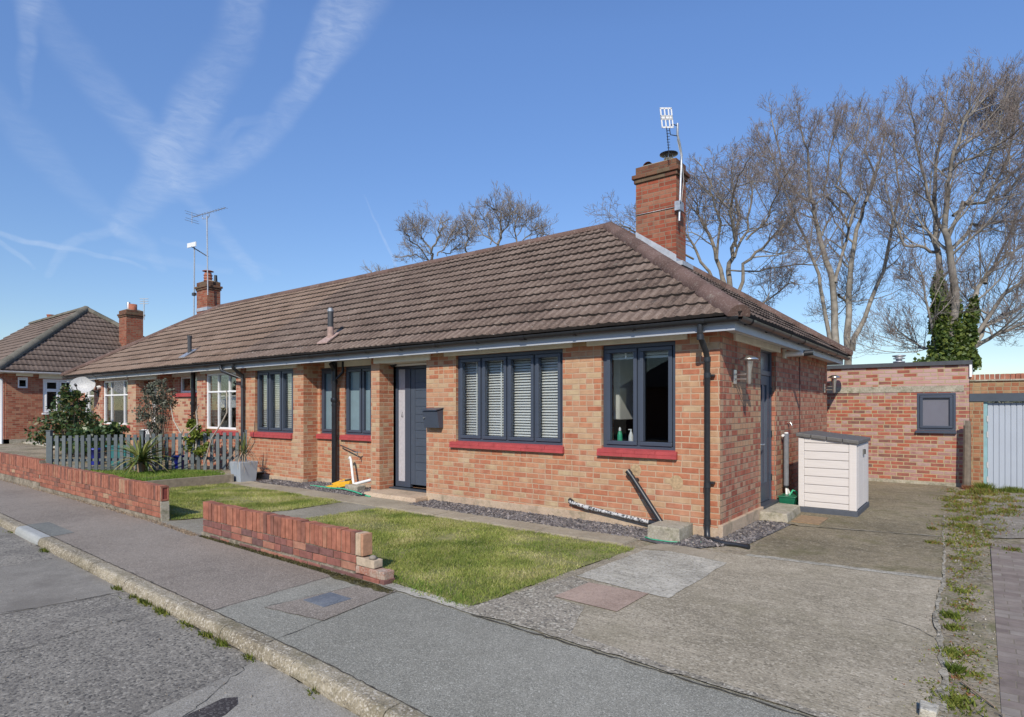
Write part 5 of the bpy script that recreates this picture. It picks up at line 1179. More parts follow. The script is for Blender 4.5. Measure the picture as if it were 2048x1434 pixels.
def grass(name, poly, dens, hmin, hmax, mat, label, z=0.006, zf=None, seed=1, wid=.0032, edge=.03, bare=.40):
    rs = np.random.RandomState(seed); P = np.array(poly); x0, y0 = P.min(0) - edge; x1, y1 = P.max(0) + edge
    n = int((x1 - x0) * (y1 - y0) * dens); x = rs.uniform(x0, x1, n); y = rs.uniform(y0, y1, n)
    k = inside(poly, x + rs.normal(0, edge, n), y + rs.normal(0, edge, n)); x = x[k]; y = y[k]
    v = vnoise(x, y, 2.2, seed) * .6 + vnoise(x, y, 9, seed + 1) * .4
    k = v + rs.uniform(-.25, .25, len(x)) > bare; x = x[k]; y = y[k]; v = v[k]; n = len(x)
    h = (hmin + (hmax - hmin) * (v * .8 + rs.rand(n) * .5)); a = rs.uniform(0, 2 * np.pi, n); w = wid * rs.uniform(.7, 1.6, n)
    zb = np.full(n, z) if zf is None else zf(x, y)
    ln = rs.uniform(.2, 1.3, n) * h; la = rs.uniform(0, 2 * np.pi, n)
    V = np.zeros((n, 3, 3)); V[:, 0] = np.stack([x - np.cos(a) * w, y - np.sin(a) * w, zb], 1); V[:, 1] = np.stack([x + np.cos(a) * w, y + np.sin(a) * w, zb], 1)
    V[:, 2] = np.stack([x + np.cos(la) * ln, y + np.sin(la) * ln, zb + h], 1)
    rv = np.clip(vnoise(x, y, 3.1, seed + 5) * .75 + rs.uniform(-.15, .4, n), 0, 1)
    return tag(np_mesh(name, V.reshape(-1, 3), 3, mat, rv), label, 'grass', kind='stuff')
grass('lawn_grass', Lr, 8000, .008, .032, M['grass'], 'patchy green and yellow lawn in front of the bungalow beside the driveway', seed=3)
grass('lawn_grass', Ll, 6000, .008, .032, M['grass'], 'mossy lawn left of the garden path behind the long wall', seed=9)
# longer rough tufts along the edges of the right lawn
grass('lawn_edge_grass', [(-4.9, -3.52), (-1.7, -3.56), (-.72, -3.70), (-.74, -3.5), (-1.8, -3.38), (-4.9, -3.36)], 2600, .02, .055, M['grass2'], 'longer fresh grass along the pavement edge of the lawn', seed=14)
# flag strip
m = MB(); x = -9.9; jt = MB()
while x < -.75:
    w = .62 if x < -5.9 else .60; e = min(x + w, -.74); ya = -.50 - .0 * x; yb = -.95
    if not (-6.05 < x < -5.0): m.box(x + .004, e - .004, yb + U(-.006, .006) - (.03 if x > -4.8 else 0), ya + U(-.006, .006) - (.06 if x > -4.8 else 0), -.03, .014 + U(-.003, .003), jit=.002)
    x = e
m.box(-6.05, -4.70, -.98, -.38, -.03, .012); x = -4.7
struct(m.build('paving_slabs', M['slabs'], bevel=.004))
sheet('slate_bed', [(-9.6, -.50), (-6.1, -.50), (-6.2, .33), (-8.47, .33), (-8.47, 0), (-9.6, 0)], .004, M['slatebed']); sheet('slate_bed', [(-4.75, -.56), (-.72, -.62), (-.3, -.75), (-.02, -.62), (.35, -.05), (.40, .6), (.46, 1.5), (0, 1.5), (0, 0), (-4.75, 0)], .004, M['slatebed'])
def chips(name, polys, n, mat, label, size=(.008, .024), z=.004, seed=2, flat=.35, rvp=None):
    rs = np.random.RandomState(seed); XY = []
    area = []
    for P in polys:
        Q = np.array(P); area.append(np.prod(Q.max(0) - Q.min(0)))
    for P, ar in zip(polys, area):
        Q = np.array(P); k = int(n * ar / sum(area)); x = rs.uniform(Q[:, 0].min(), Q[:, 0].max(), k); y = rs.uniform(Q[:, 1].min(), Q[:, 1].max(), k); c = inside(P, x, y); XY.append(np.stack([x[c], y[c]], 1))
    XY = np.concatenate(XY); N_ = len(XY); s = rs.uniform(*size, N_); asp = rs.uniform(.5, 1, N_); hh = s * rs.uniform(.2, flat * 1.6, N_) * .6 + .002; zc = z + rs.uniform(0, .014, N_)
    a = rs.uniform(0, 6.28, N_); tx = rs.normal(0, .35, N_); ty = rs.normal(0, .35, N_)
    cor = np.array([[-1, -1], [1, -1], [1, 1], [-1, 1]], float); Vt = []
    P8 = np.zeros((N_, 8, 3))
    for q in range(8):
        cx, cy = cor[q % 4]; jx = rs.uniform(.6, 1.1, N_); lx = cx * s * jx; ly = cy * s * asp * rs.uniform(.6, 1.1, N_); lz = (1 if q > 3 else -1) * hh + lx * tx + ly * ty
        P8[:, q, 0] = XY[:, 0] + lx * np.cos(a) - ly * np.sin(a); P8[:, q, 1] = XY[:, 1] + lx * np.sin(a) + ly * np.cos(a); P8[:, q, 2] = zc + lz
    Fc = [(4, 5, 6, 7), (0, 1, 5, 4), (1, 2, 6, 5), (2, 3, 7, 6), (3, 0, 4, 7)]
    V = np.stack([P8[:, f] for f in Fc], 1).reshape(-1, 3); rv = np.repeat(rs.rand(N_) if rvp is None else rvp(rs, N_), 5)
    return tag(np_mesh(name, V, 4, mat, rv), label, 'gravel', kind='stuff')
chips('slate_chips', [[(-4.75, -.58), (-.72, -.64), (-.7, -.03), (-4.75, -.03)], [(-9.5, -.5), (-6.2, -.5), (-6.36, .3), (-8.45, .3), (-8.5, -.03), (-9.5, -.03)], [(-.3, -.7), (-.02, -.6), (.35, -.05), (.42, 1.4), (.05, 1.4), (.03, 0), (-.3, -.05)]], 21000, M['slate'], 'plum grey slate chippings along the foot of the house wall')
DR = [(-.56, -3.66), (1.72, -3.79), (2.20, -3.80), (2.24, -3.0), (2.21, -2.2), (2.14, -1.6), (2.16, -.5), (2.10, .6), (2.07, 1.7), (2.0, 4.5), (1.96, 7.5), (-.2, 7.5), (0, 6.4), (0, 1.5), (.46, 1.5), (.42, 0), (.32, -.6), (-.16, -.72), (-.56, -1.08), (-.70, -3.6)]
def above(poly, y0, y1):
    return [p for p in poly if y0 <= p[1] <= y1]
m = MB()
sheet('driveway', [(-.70, -3.70), (.6, -3.745), (1.72, -3.80), (2.20, -3.80), (2.25, -3.0), (2.20, -2.3), (2.13, -1.7), (2.15, -.52), (.51, -.66), (.2, -.70), (-.30, -.70), (-.56, -1.08)], .008, M['drive'], .012)
sheet('driveway', [(.51, -.62), (2.15, -.48), (2.13, .6), (2.06, 1.69), (.60, 1.36), (.46, 1.3), (.42, 0)], .008, M['drive_dark'], .008)
sheet('driveway', [(.56, 1.38), (2.06, 1.71), (2.0, 4.5), (1.93, 7.5), (-.2, 7.5), (0, 6.4), (0, 1.45), (.5, 1.45)], .008, M['drive_dark'], .008)
sheet('driveway_joint', [(.48, -.68), (1.2, -.62), (2.16, -.54), (2.16, -.43), (1.3, -.52), (.5, -.58)], .0115, M['pale_slab'], .014)
m = MB(); crack(m, [(.55, 1.39), (1.2, 1.52), (2.06, 1.71)], .012, .02, .006); struct(m.build('driveway_joint', M['pale_slab']))
m = MB(); crack(m, [(.52, -.64), (1.3, -.56), (2.14, -.46)], .0155, .008, .006); crack(m, [(1.86, -1.98), (1.98, -2.02), (2.08, -2.08), (2.17, -2.2)], .012, .006, .008)
crack(m, [(-.6, -3.745), (.1, -3.765), (.9, -3.80), (1.7, -3.835), (2.2, -3.85)], .006, .018, .010); struct(m.build('driveway_crack', M['joint']))
sheet('driveway_edge', [(-.72, -3.72), (.2, -3.74), (.9, -3.78), (1.72, -3.815), (2.2, -3.83), (2.2, -3.77), (1.0, -3.72), (.2, -3.62), (.0, -3.1), (-.32, -3.04), (-.30, -2.50), (-.52, -2.42)], .0118, M['drive_peb'], .014)
sheet('pale_slab', [(-.50, -2.40), (-.44, -1.10), (-.2, -.98), (.44, -1.10), (.43, -2.5), (.0, -2.47)], .013, M['pale_slab'], .01)
sheet('pink_slab', [(-.33, -3.03), (-.30, -2.52), (.25, -2.49), (.25, -3.05)], .0145, M['pink_slab'])
sheet('buff_slab', [(-.55, -1.05), (-.44, -.72), (-.24, -.64), (.24, -.75), (.28, -1.06), (-.18, -.99)], .0125, M['slabs'], .006)
sheet('pavement_edging', [(-1.66, -3.67), (-1.45, -3.70), (-.80, -3.72), (-.5, -3.74), (-.5, -3.60), (-.74, -3.62), (-1.66, -3.57)], .010, M['pale_slab'], .012)
r_ = MB(); r_.box(.42, .76, 1.60, 2.2, 0, .02, jit=.004); tag(r_.build('drain_cover', M['rustmat'] if 'rustmat' in M else plain('rusty brown plate', (.27, .18, .10), .9, 0, .3, 25, .4), org=(.6, 1.9, 0)), 'flat rusty brown cover beside the storage box and side step', 'cover')
sheet('driveway_rim', [(2.16, -3.8), (2.27, -3.8), (2.275, -3.0), (2.225, -2.2), (2.165, -1.65), (2.175, -.5), (2.14, .6), (2.09, 1.7), (2.03, 3.6), (2.015, 3.6), (2.075, 1.7), (2.12, .6), (2.15, -.5), (2.14, -1.7), (2.195, -2.3), (2.24, -3.0)], .0135, M['rim'], .012)
# verge and block paving on the right
sheet('verge', [(2.0, -4.0), (2.52, -4.0), (2.50, 3.0), (3.0, 5.5), (5.5, 6), (5.5, 7.5), (1.9, 7.5), (1.95, 4.5), (2.05, 1.7), (2.12, -.5), (2.1, -1.7), (2.2, -3)], .002, M['soil'], 0)
g = MB(); g.quad([(2.49, -4.4, .006), (7, -4.4, .006), (7, 4.2, .006), (2.52, 1.6, .006)]); struct(g.build('block_paving', M['block']))
sheet('garage_apron', [(2.5, 2.0), (7, 4.5), (7, 6.6), (2.9, 6.9), (2.45, 5.0)], .0075, groundmat('worn garage apron', (.17, .145, .115), (.27, .24, .195), speck=(.5, .48, .42), samt=.4, sscale=45, big=1.2, bump=.8, tint=((.12, .12, .05), .5, 3)), .03)
# weeds on the verge
def tufts(name, spots, mat, label, seed=4, hm=.06):
    rs = random.Random(seed); V = []; RV = []
    for (x, y, rad, n, h, c0, c1) in spots:
        for i in range(n):
            a = rs.uniform(0, 6.28); rr = rad * abs(rs.gauss(0, .5)); X_ = x + rr * math.cos(a); Y_ = y + rr * math.sin(a) * 1.3; b = rs.uniform(0, 6.28); hh = h * rs.uniform(.3, 1.1); w = rs.uniform(.004, .011)
            lx = rs.uniform(-1, 1) * hh; ly = rs.uniform(-1, 1) * hh
            V += [(X_ - math.cos(b) * w, Y_ - math.sin(b) * w, .004), (X_ + math.cos(b) * w, Y_ + math.sin(b) * w, .004), (X_ + lx, Y_ + ly, .004 + hh)]; RV.append(rs.uniform(c0, c1))
    return tag(np_mesh(name, np.array(V), 3, mat, RV), label, 'weeds', kind='stuff')
sp = []
rs = random.Random(12)
for i in range(80): sp.append((rs.uniform(1.95, 2.75), rs.uniform(1.2, 7.0), rs.uniform(.05, .25), rs.randint(40, 150), rs.uniform(.015, .045), 0, 1))
for i in range(40): sp.append((rs.uniform(2.1, 3.2), rs.uniform(4.0, 7.2), rs.uniform(.05, .2), rs.randint(40, 120), .05, .2, 1))
for i in range(95): sp.append((2.20 + rs.uniform(-.03, .2) , rs.uniform(-3.4, 2.9), rs.uniform(.03, .18), rs.randint(20, 90), rs.uniform(.008, .02), .1, 1))
sp += [(2.31, -3.2, .14, 330, .035, .2, .7), (2.30, -2.75, .05, 220, .05, .0, .3), (2.27, -2.45, .09, 180, .035, 0, .7), (2.26, -1.9, .05, 160, .03, .2, .7), (2.25, -1.62, .09, 230, .04, 0, .5), (2.30, -.8, .1, 160, .03, .1, .8), (2.5, 7.1, .16, 900, .16, .2, .6), (2.45, 6.6, .2, 500, .1, .2, 1), (2.9, 7.25, .2, 700, .10, 0, .6), (3.3, 7.3, .3, 900, .10, 0, .6), (3.8, 7.3, .3, 700, .10, 0, .6), (2.25, 7.15, .08, 250, .09, .86, 1)]
tufts('verge_weeds', sp, M['weed'], 'scattered green and reddish weeds on the dry verge by the garages')
chips('verge_pebbles', [[(2.2, -3.9), (2.5, -3.9), (2.5, 2), (2.2, 2)], [(2.1, 2), (3.2, 3), (3.2, 7), (2.0, 7)], [(1.95, -3.7), (2.22, -3.7), (2.2, -1.5), (2.08, -1.5)]], 900, M['pebble'], 'loose pebbles and chips on the verge beside the driveway', size=(.002, .007), seed=8, flat=.9)
chips('road_grit', [[(-9, -5.25), (3, -5.3), (2, -7), (-8, -6.6)], ], 260, M['pebble'], 'scattered light grit on the road', size=(.002, .006), z=-.085, seed=18, flat=.9)
m = MB(); m.tube([(2.33, -2.92, .02), (2.38, -3.02, .022), (2.47, -3.16, .014)], .005, 6); tag(m.build('dead_stick', M['deadleaf'], org=(2.4, -3, 0)), 'thin dry stick lying on the verge near the bottom right', 'stick')
m = MB(); m.box(2.17, 2.24, -3.50, -3.38, .0, .05, jit=.01); tag(m.build('broken_kerb_block', M['pale_slab'], org=(2.2, -3.45, 0), bevel=.006), 'pale broken concrete lump at the corner of the driveway', 'concrete lump')
# neighbour garden (raised)
def slope(x): return .13 + max(0, min(1, (-16 - x) / 8)) * .11
m = MB()
for (xa, xb) in ((-9.96, -16), (-16, -20), (-20, -24), (-24, -34)):
    m.quad([(xb, -3.5, slope(xb)), (xa, -3.5, slope(xa)), (xa + (.0), 0 if xa > -16.1 else 8, slope(xa)), (xb, 0 if xa > -16.1 else 8, slope(xb))])
m.quad([(-9.96, -3.5, -.1), (-9.96, -.8, -.1), (-9.96, -.8, .13), (-9.96, -3.5, .13)])
struct(m.build('neighbour_garden', M['soil']))
m = MB(); m.quad([(-34, -3.5, .26), (-17, -3.5, .16), (-17, -2.55, .16), (-34, -2.55, .26)]); 
struct(m.build('far_verge', M['lawnbase']))
m = MB(); m.quad([(-34, -2.2, .255), (-21.6, -2.2, .205), (-21.6, 4, .205), (-34, 4, .255)]); m.box(-25.3, -21.5, -.6, .6, .2, .30); m.box(-24, -17, -2.5, -2.3, .1, .24); struct(m.build('far_driveway', M['pale_slab']))
grass('far_grass', [(-24, -3.4), (-16, -3.4), (-15, -3.3), (-15, -2.3), (-24, -2.5)], 900, .03, .09, M['grass2'], 'bright rough grass behind the long wall at far left', zf=lambda x, y: .13 + np.clip((-16 - x) / 8, 0, 1) * .11, seed=31, wid=.008)
NB = [(-15, -3.45), (-9.99, -3.45), (-9.98, -.85), (-10.9, -.5), (-13.5, -2.3)]
grass('bed_grass', NB, 3000, .02, .07, M['grass2'], 'grass in the raised bed around the spiky plant', z=.132, seed=33, wid=.005)
r = root('timber_edging', 'weathered grey timber sleeper edging the raised bed', 'edging', (-9.9, -2, 0))
m = MB(); m.hexa([(-10.0, -3.5, 0), (-9.93, -3.5, 0), (-9.80, -.80, 0), (-9.73, -.80, 0), (-10.0, -3.5, .175), (-9.93, -3.5, .175), (-9.80, -.80, .175), (-9.73, -.80, .175)], rv=.5); m.build('sleeper', M['oldwood'], r, bevel=.005)
m = MB(); m.hexa([(-10.6, -.74, 0), (-9.72, -.86, 0), (-10.6, -.68, 0), (-9.72, -.8, 0), (-10.6, -.74, .17), (-9.72, -.86, .17), (-10.6, -.68, .17), (-9.72, -.8, .17)], rv=.7); m.build('end_sleeper', M['oldwood'], r, bevel=.005)
# picket fence
a = Vector((-13.95, -2.84)); b = Vector((-10.66, -.02)); dv = (b - a); Lf = dv.length; dv.normalize(); nv = Vector((dv.y, -dv.x))  # nv towards camera side
r = root('picket_fence', 'grey green picket fence dividing the two front gardens', 'fence', (a.x, a.y, .13))
ang = math.atan2(dv.y, dv.x); N_ = 31
for i in range(N_):
    t = (i + .5) / N_; p = a + dv * Lf * t; T4 = Matrix.Translation((p.x, p.y, 0)) @ Matrix.Rotation(ang + U(-.03, .03), 4, 'Z') @ Matrix.Rotation(U(-.015, .015), 4, 'Y')
    m = MB(); zt = .92 + .07 * t + U(-.008, .008); m.box(-.037, .037, -.012, .010, .15 + U(-.01, .02), zt, M4=T4); m.build('picket', M['fence'], r, bevel=.003)
for t in (0.0, .465, 1.0):
    p = a + dv * Lf * t - nv * .0 + Vector((-nv.x, -nv.y)) * .07; T4 = Matrix.Translation((p.x, p.y, 0)) @ Matrix.Rotation(ang, 4, 'Z'); m = MB(); m.box(-.045, .045, -.045, .045, 0, 1.02, M4=T4); m.box(-.055, .055, -.055, .055, 1.02, 1.04, M4=T4); m.build('fence_post', M['fence'], r, bevel=.004)
for z in (.34, .80):
    m = MB(); p0 = a - nv * .03; p1 = b - nv * .03
    m.hexa([(p0.x, p0.y, z), (p1.x, p1.y, z + .04), (p0.x - nv.x * .035, p0.y - nv.y * .035, z), (p1.x - nv.x * .035, p1.y - nv.y * .035, z + .04), (p0.x, p0.y, z + .06), (p1.x, p1.y, z + .10), (p0.x - nv.x * .035, p0.y - nv.y * .035, z + .06), (p1.x - nv.x * .035, p1.y - nv.y * .035, z + .10)]); m.build('rail', M['fence'], r)

# ================================================================== PLANTS
def leafcloud(name, pts, size, mat, parent=None, rvb=None, seed=0, asp=.5, org=(0, 0, 0)):
    rs = np.random.RandomState(seed); P = np.array(pts); n = len(P)
    d = rs.normal(size=(n, 3)); d /= np.linalg.norm(d, axis=1)[:, None]; q = rs.normal(size=(n, 3)); e = np.cross(d, q); e /= np.linalg.norm(e, axis=1)[:, None]
    s = (size * rs.uniform(.6, 1.3, n))[:, None]
    V = np.stack([P - d * s, P + e * s * asp, P + d * s, P - e * s * asp], 1).reshape(-1, 3)
    rv = rs.rand(n) if rvb is None else np.clip(rvb + rs.normal(0, .2, n), 0, 1)
    return np_mesh(name, V, 4, mat, rv, parent, org)
def bush(name, label, cat, base, blobs, nleaf, size, mat, stemmat, seed=1, nstem=10, group=None, shell=.55):
    rs = random.Random(seed); r = root(name, label, cat, base, group); m = MB(); pts = []
    tot = sum(b[3] * b[4] for b in blobs)
    for (x, y, z, rx, rz) in blobs:
        c = Vector(base) + Vector((x, y, z)); k = int(nleaf * rx * rz / tot)
        sub = []
        for q in range(max(4, k // 45)):
            v = Vector((rs.gauss(0, 1), rs.gauss(0, 1), rs.gauss(0, 1))).normalized() * (rs.uniform(shell, 1)); sub.append(c + Vector((v.x * rx, v.y * rx, v.z * rz)))
        for s_ in sub:
            if rs.random() < .7:
                b0 = Vector(base) + Vector((rs.uniform(-.05, .05), rs.uniform(-.05, .05), 0)); mid = b0.lerp(s_, .5) + Vector((0, 0, .1)); m.tube([b0, mid, s_], [.013, .008, .003], 4, rv=.6)
            for j in range(45): pts.append((s_.x + rs.gauss(0, .35) * rx * .45, s_.y + rs.gauss(0, .35) * rx * .45, s_.z + rs.gauss(0, .35) * rz * .45))
    m.build('stems', stemmat, r); leafcloud('leaves', pts, size, mat, r, seed=seed)
    return r
bush('garden_shrub', 'tall dark glossy shrub with reddish tips in front of the satellite dish', 'shrub', (-17.9, -1.3, .15), [(0, 0, .75, .95, .55), (.05, 0, 1.35, .5, .6), (.5, .0, 1.1, .45, .4), (-.6, 0, .7, .5, .4), (-.1, 0, 1.75, .22, .35)], 3600, .062, M['leafdark'], M['bark_dark'], 3)
bush('garden_shrub', 'lower green shrub with big glossy leaves beneath the white window', 'shrub', (-15.9, -1.2, .15), [(0, 0, .55, .75, .38), (.5, 0, .6, .45, .35), (-.3, 0, .8, .35, .3)], 1700, .08, M['leafgreen'], M['bark_dark'], 4)
bush('olive_tree', 'small grey green leafy tree beside the white front door', 'tree', (-13.05, -.9, .13), [(.05, 0, 1.65, .36, .40), (-.15, 0, 1.35, .42, .35), (-.05, 0, 1.95, .2, .2), (-.3, 0, 1.15, .3, .2), (.05, 0, 1.0, .22, .3)], 2600, .036, M['leafolive'], M['bark_dark'], 5)
bush('garden_shrub', 'small yellow green shrub behind the fence below the white lattice window', 'shrub', (-11.6, -.7, .13), [(0, 0, .75, .32, .30), (.2, 0, .55, .3, .2), (-.05, 0, 1.05, .18, .15)], 800, .055, M['leafyellow'], M['bark_dark'], 6)
bush('garden_shrub', 'brownish dead looking shrub against the wall below the small white window', 'shrub', (-12.9, .0, .13), [(0, .0, 1.05, .25, .35), (.15, 0, .75, .3, .3)], 700, .03, M['leafred'], M['leafred'], 7)
r = root('rose_stems', 'pale bare leaning stems rising behind the picket fence', 'plant', (-11.9, -.8, .13))
m = MB()
for pl in ([(-12.0, -.8, .1), (-12.05, -.8, .9), (-12.5, -.8, 1.25), (-12.66, -.8, 1.6)], [(-12.05, -.8, .85), (-11.7, -.8, .97), (-11.35, -.8, 1.15), (-11.2, -.8, 1.2)], [(-11.5, -.75, .5), (-11.42, -.75, 1.2), (-11.48, -.75, 1.45), (-11.36, -.75, 1.6)], [(-11.0, -.8, .3), (-10.65, -.8, .9), (-10.25, -.8, 1.2), (-10.0, -.8, 1.45), (-10.02, -.8, 1.9)], [(-12.15, -.8, .2), (-12.0, -.8, .9)], [(-12.05, -.8, .95), (-12.0, -.8, 1.05)]):
    m.tube(pl, [.022, .018, .014, .008][:len(pl)] if len(pl) == 4 else .014, 6)
m.build('bare_stems', M['palestem'], r)
r = root('spiky_plant', 'spiky yucca with yellowing strap leaves in front of the picket fence', 'plant', (-11.83, -1.75, .13))
m = MB(); straps(m, (-11.83, -1.75, .36), 84, .78, .032, .9, -.1, 1.3); m.build('leaves', M['yucca'], r)
m = MB(); m.tube([(-11.83, -1.75, .1), (-11.83, -1.75, .38)], .07, 8); straps(m, (-11.95, -1.85, .3), 24, .2, .02, 2, -.3, .8); m.build('stump', M['deadleaf'], r)
def pot(x, y, z, r0, r1, h, mat, label):
    m = MB(); m.lathe(x, y, [(r0, z), (r1, z + h * .9), (r1 * 1.08, z + h * .9), (r1 * 1.08, z + h), (r1 * .9, z + h), (r1 * .88, z + h * .8)], 16); tag(m.build('plant_pot', mat, org=(x, y, z)), label, 'pot')
pot(-14.9, -1.6, .14, .12, .17, .40, M['blue'], 'deep blue pot behind the left part of the picket fence')
pot(-11.9, -.95, .13, .10, .13, .34, M['blue'], 'dark blue pot behind the middle of the picket fence')
m = MB(); m.box(-14.5, -13.4, -1.5, -1.2, .14, .58); m.box(-14.53, -13.37, -1.53, -1.17, .58, .62); tag(m.build('plant_trough', M['tealpot'], org=(-14, -1.3, .14), bevel=.01), 'teal plastic trough behind the left part of the picket fence', 'trough')
m = MB(); m.box(-15.25, -14.75, -.45, -.38, .14, .97); tag(m.build('white_board', M['white'], org=(-15, -.4, .14), bevel=.005), 'white board leaning near the white front door behind the shrubs', 'board')

# ================================================================== TREES
def polyl(pts, d, jit=0):
    return [at(u, v, d) for u, v in pts]
class Tree:
    def __init__(s, seed, nseg=(8, 6, 5, 4, 3), nch=(0, 7, 6, 5, 0), wob=.18, trop=.16, ratio=.56, ang=(.55, 1.15), maxlv=4, minr=.006):
        s.r = random.Random(seed); s.t = MB(); s.c = MB(); s.nseg = nseg; s.nch = nch; s.wob = wob; s.trop = trop; s.ratio = ratio; s.ang = ang; s.maxlv = maxlv; s.minr = minr
    def child_dir(s, d, flat=0):
        a = s.r.uniform(*s.ang); q = Vector((s.r.gauss(0, 1), s.r.gauss(0, 1), s.r.gauss(0, 1))); e = d.cross(q).normalized()
        return (d * math.cos(a) + e * math.sin(a)).normalized()
    def branch(s, p, d, L, r, lv):
        n = s.nseg[min(lv, len(s.nseg) - 1)]; st = L / n; pts = [p.copy()]; R = s.r
        for i in range(n):
            d = (d + Vector((R.gauss(0, 1), R.gauss(0, 1), R.gauss(0, 1))) * s.wob * .5 + Z1 * s.trop * (1 + .4 * lv) * .5).normalized(); p = p + d * st; pts.append(p.copy())
        e = max(s.minr * .7, r * .35); rad = [r + (e - r) * i / n for i in range(n + 1)]
        s.c.tube(pts, rad, 5 if lv <= 1 else (4 if lv == 2 else 3), caps=False, rv=min(1, max(0, lv / 4 + R.uniform(-.1, .1))))
        s.kids(pts, rad, L, lv)
    def kids(s, pts, rad, L, lv, t0=.2, k=None, Lc=None):
        if lv >= s.maxlv: return
        k = s.nch[lv] if k is None else k; R = s.r; n = len(pts) - 1
        for j in range(k):
            t = t0 + (1 - t0) * (j + R.random()) / k; f = min(t * n, n - .001); i = int(f); q = pts[i].lerp(pts[i + 1], f - i); dd = (pts[i + 1] - pts[i]).normalized()
            l = (L * s.ratio if Lc is None else Lc) * (1.2 - .65 * t) * R.uniform(.6, 1.25); rr = max(s.minr, (rad[i] + (rad[i + 1] - rad[i]) * (f - i)) * R.uniform(.38, .6))
            if l > .12: s.branch(q, s.child_dir(dd), l, rr, lv + 1)
        # leader tip continues
    def stem(s, pts, r0, r1, k, Lc, t0=.3, split=True):
        # refine polyline with small wiggles
        P = [];R = s.r
        for i in range(len(pts) - 1):
            for q in range(3): P.append(pts[i].lerp(pts[i + 1], q / 3) + Vector((R.gauss(0, .03), R.gauss(0, .12) if q else 0, R.gauss(0, .03))))
        P.append(pts[-1]); n = len(P) - 1; rad = [r0 + (r1 - r0) * (i / n) ** .8 for i in range(n + 1)]
        s.t.tube(P, rad, 8, caps=False, rv=R.uniform(0, .5)); s.kids(P, rad, 1, 0, t0, k, Lc); s.branch(P[-1], (P[-1] - P[-2]).normalized(), Lc * .5, r1, 1)
    def done(s, name, label, base, tm, cm, group='bare trees behind the houses'):
        r = root(name, label, 'tree', base, group); s.t.build('trunk', tm, r); s.c.build('crown', cm, r); return r
def cx(ox, oy, sc, pts): return [(ox + x / sc, oy + y / sc) for x, y in pts]
def cdep(pts, d, amp, R):
    out = []; off = 0; n = len(pts); tgt = R.uniform(-amp, amp)
    for i, (u, v) in enumerate(pts): out.append(at(u, v, d + tgt * i / (n - 1)))
    return out
def mk(seed, name, label, d, stems, tm, cm, r0, Lc, k, amp=3, base_px=None, **kw):
    T = Tree(seed, **kw); R = random.Random(seed + 50); b = None
    for (pts, rs_) in stems:
        P = cdep(pts, d, amp, R)
        if P[0].z < 4 and rs_ >= .6:
            g0 = Vector((P[0].x + (base_px or 0), P[0].y, 0)); P = [g0] + P
            if b is None: b = g0
        T.stem(P, r0 * rs_, .03, k, Lc, t0=.35 if rs_ >= .6 else .2)
    if b is None: b = Vector((P[0].x, P[0].y, 0))
    return T.done(name, label, tuple(b), tm, cm), T
c7 = lambda p: cx(1480, 120, 2.241, p)
mk(3, 'bare_tree', 'many stemmed pale barked bare tree right behind the roof end', 27, [
    (c7([(430, 1300), (415, 1000), (380, 860), (335, 700), (320, 560), (300, 400), (270, 300)]), 1.0), (c7([(480, 1330), (490, 1050), (500, 900), (540, 700), (580, 600), (630, 450), (650, 330)]), 1.1),
    (c7([(500, 1300), (560, 1150), (640, 950), (690, 700), (720, 600), (690, 400)]), .7), (c7([(400, 1280), (370, 1080), (330, 900), (270, 760), (190, 560), (130, 400)]), .6),
    (c7([(425, 1000), (460, 880), (490, 750), (450, 680), (380, 600), (400, 420), (420, 320)]), .5), (c7([(490, 750), (520, 640), (430, 560), (470, 400), (520, 300)]), .4), (c7([(440, 1050), (480, 1090), (500, 1060)]), .4),
    (c7([(335, 650), (240, 590), (180, 450), (150, 300)]), .35), (c7([(560, 640), (600, 500), (560, 400), (580, 300)]), .35)],
    M['bark_pale'], M['twig'], .165, 2.7, 12, amp=2.5, nch=(0, 8, 6, 4, 0))
r4, T4_ = mk(4, 'ivy_clad_tree', 'tallest bare tree with ivy on its forked lower trunk', 24, [
    (c7([(900, 1340), (895, 1100), (890, 880), (870, 700), (880, 480), (900, 330), (920, 200)]), 1.0), (c7([(950, 1340), (960, 1100), (950, 900), (915, 750), (925, 560), (960, 400), (1000, 280), (1030, 180)]), 1.1),
    (c7([(1000, 1330), (1050, 1050), (1110, 960), (1200, 870), (1290, 830)]), .8), (c7([(1000, 1330), (1080, 1200), (1180, 1050), (1290, 980), (1400, 900)]), .75), (c7([(1030, 1310), (1100, 1200), (1180, 1140), (1290, 1100), (1400, 1080)]), .6),
    (c7([(1050, 1290), (1150, 1230), (1290, 1180), (1400, 1120)]), .55), (c7([(930, 800), (1000, 640), (1100, 640), (1160, 560), (1250, 480), (1340, 380)]), .45), (c7([(890, 860), (830, 840), (740, 830), (700, 740), (660, 600)]), .4),
    (c7([(915, 780), (850, 640), (820, 500), (790, 380), (780, 280)]), .4), (c7([(930, 860), (1040, 740), (1180, 720), (1300, 715)]), .45), (c7([(1100, 1000), (1160, 880), (1240, 700), (1300, 600)]), .4), (c7([(960, 420), (1080, 330), (1180, 200)]), .35), (c7([(900, 500), (1050, 440), (1200, 350), (1260, 300)]), .35), (c7([(1100, 640), (1200, 440), (1240, 260)]), .35), (c7([(1000, 280), (1110, 160)]), .3), (c7([(1180, 600), (1300, 480), (1380, 300)]), .35), (c7([(960, 700), (1080, 560), (1150, 380), (1170, 250)]), .35), (c7([(880, 1300), (840, 1100), (820, 980)]), .3), (c7([(880, 1290), (820, 1290), (760, 1250)]), .3)],
    M['bark_pale'], M['twig'], .18, 2.5, 12, amp=2.5, nch=(0, 8, 6, 4, 0))
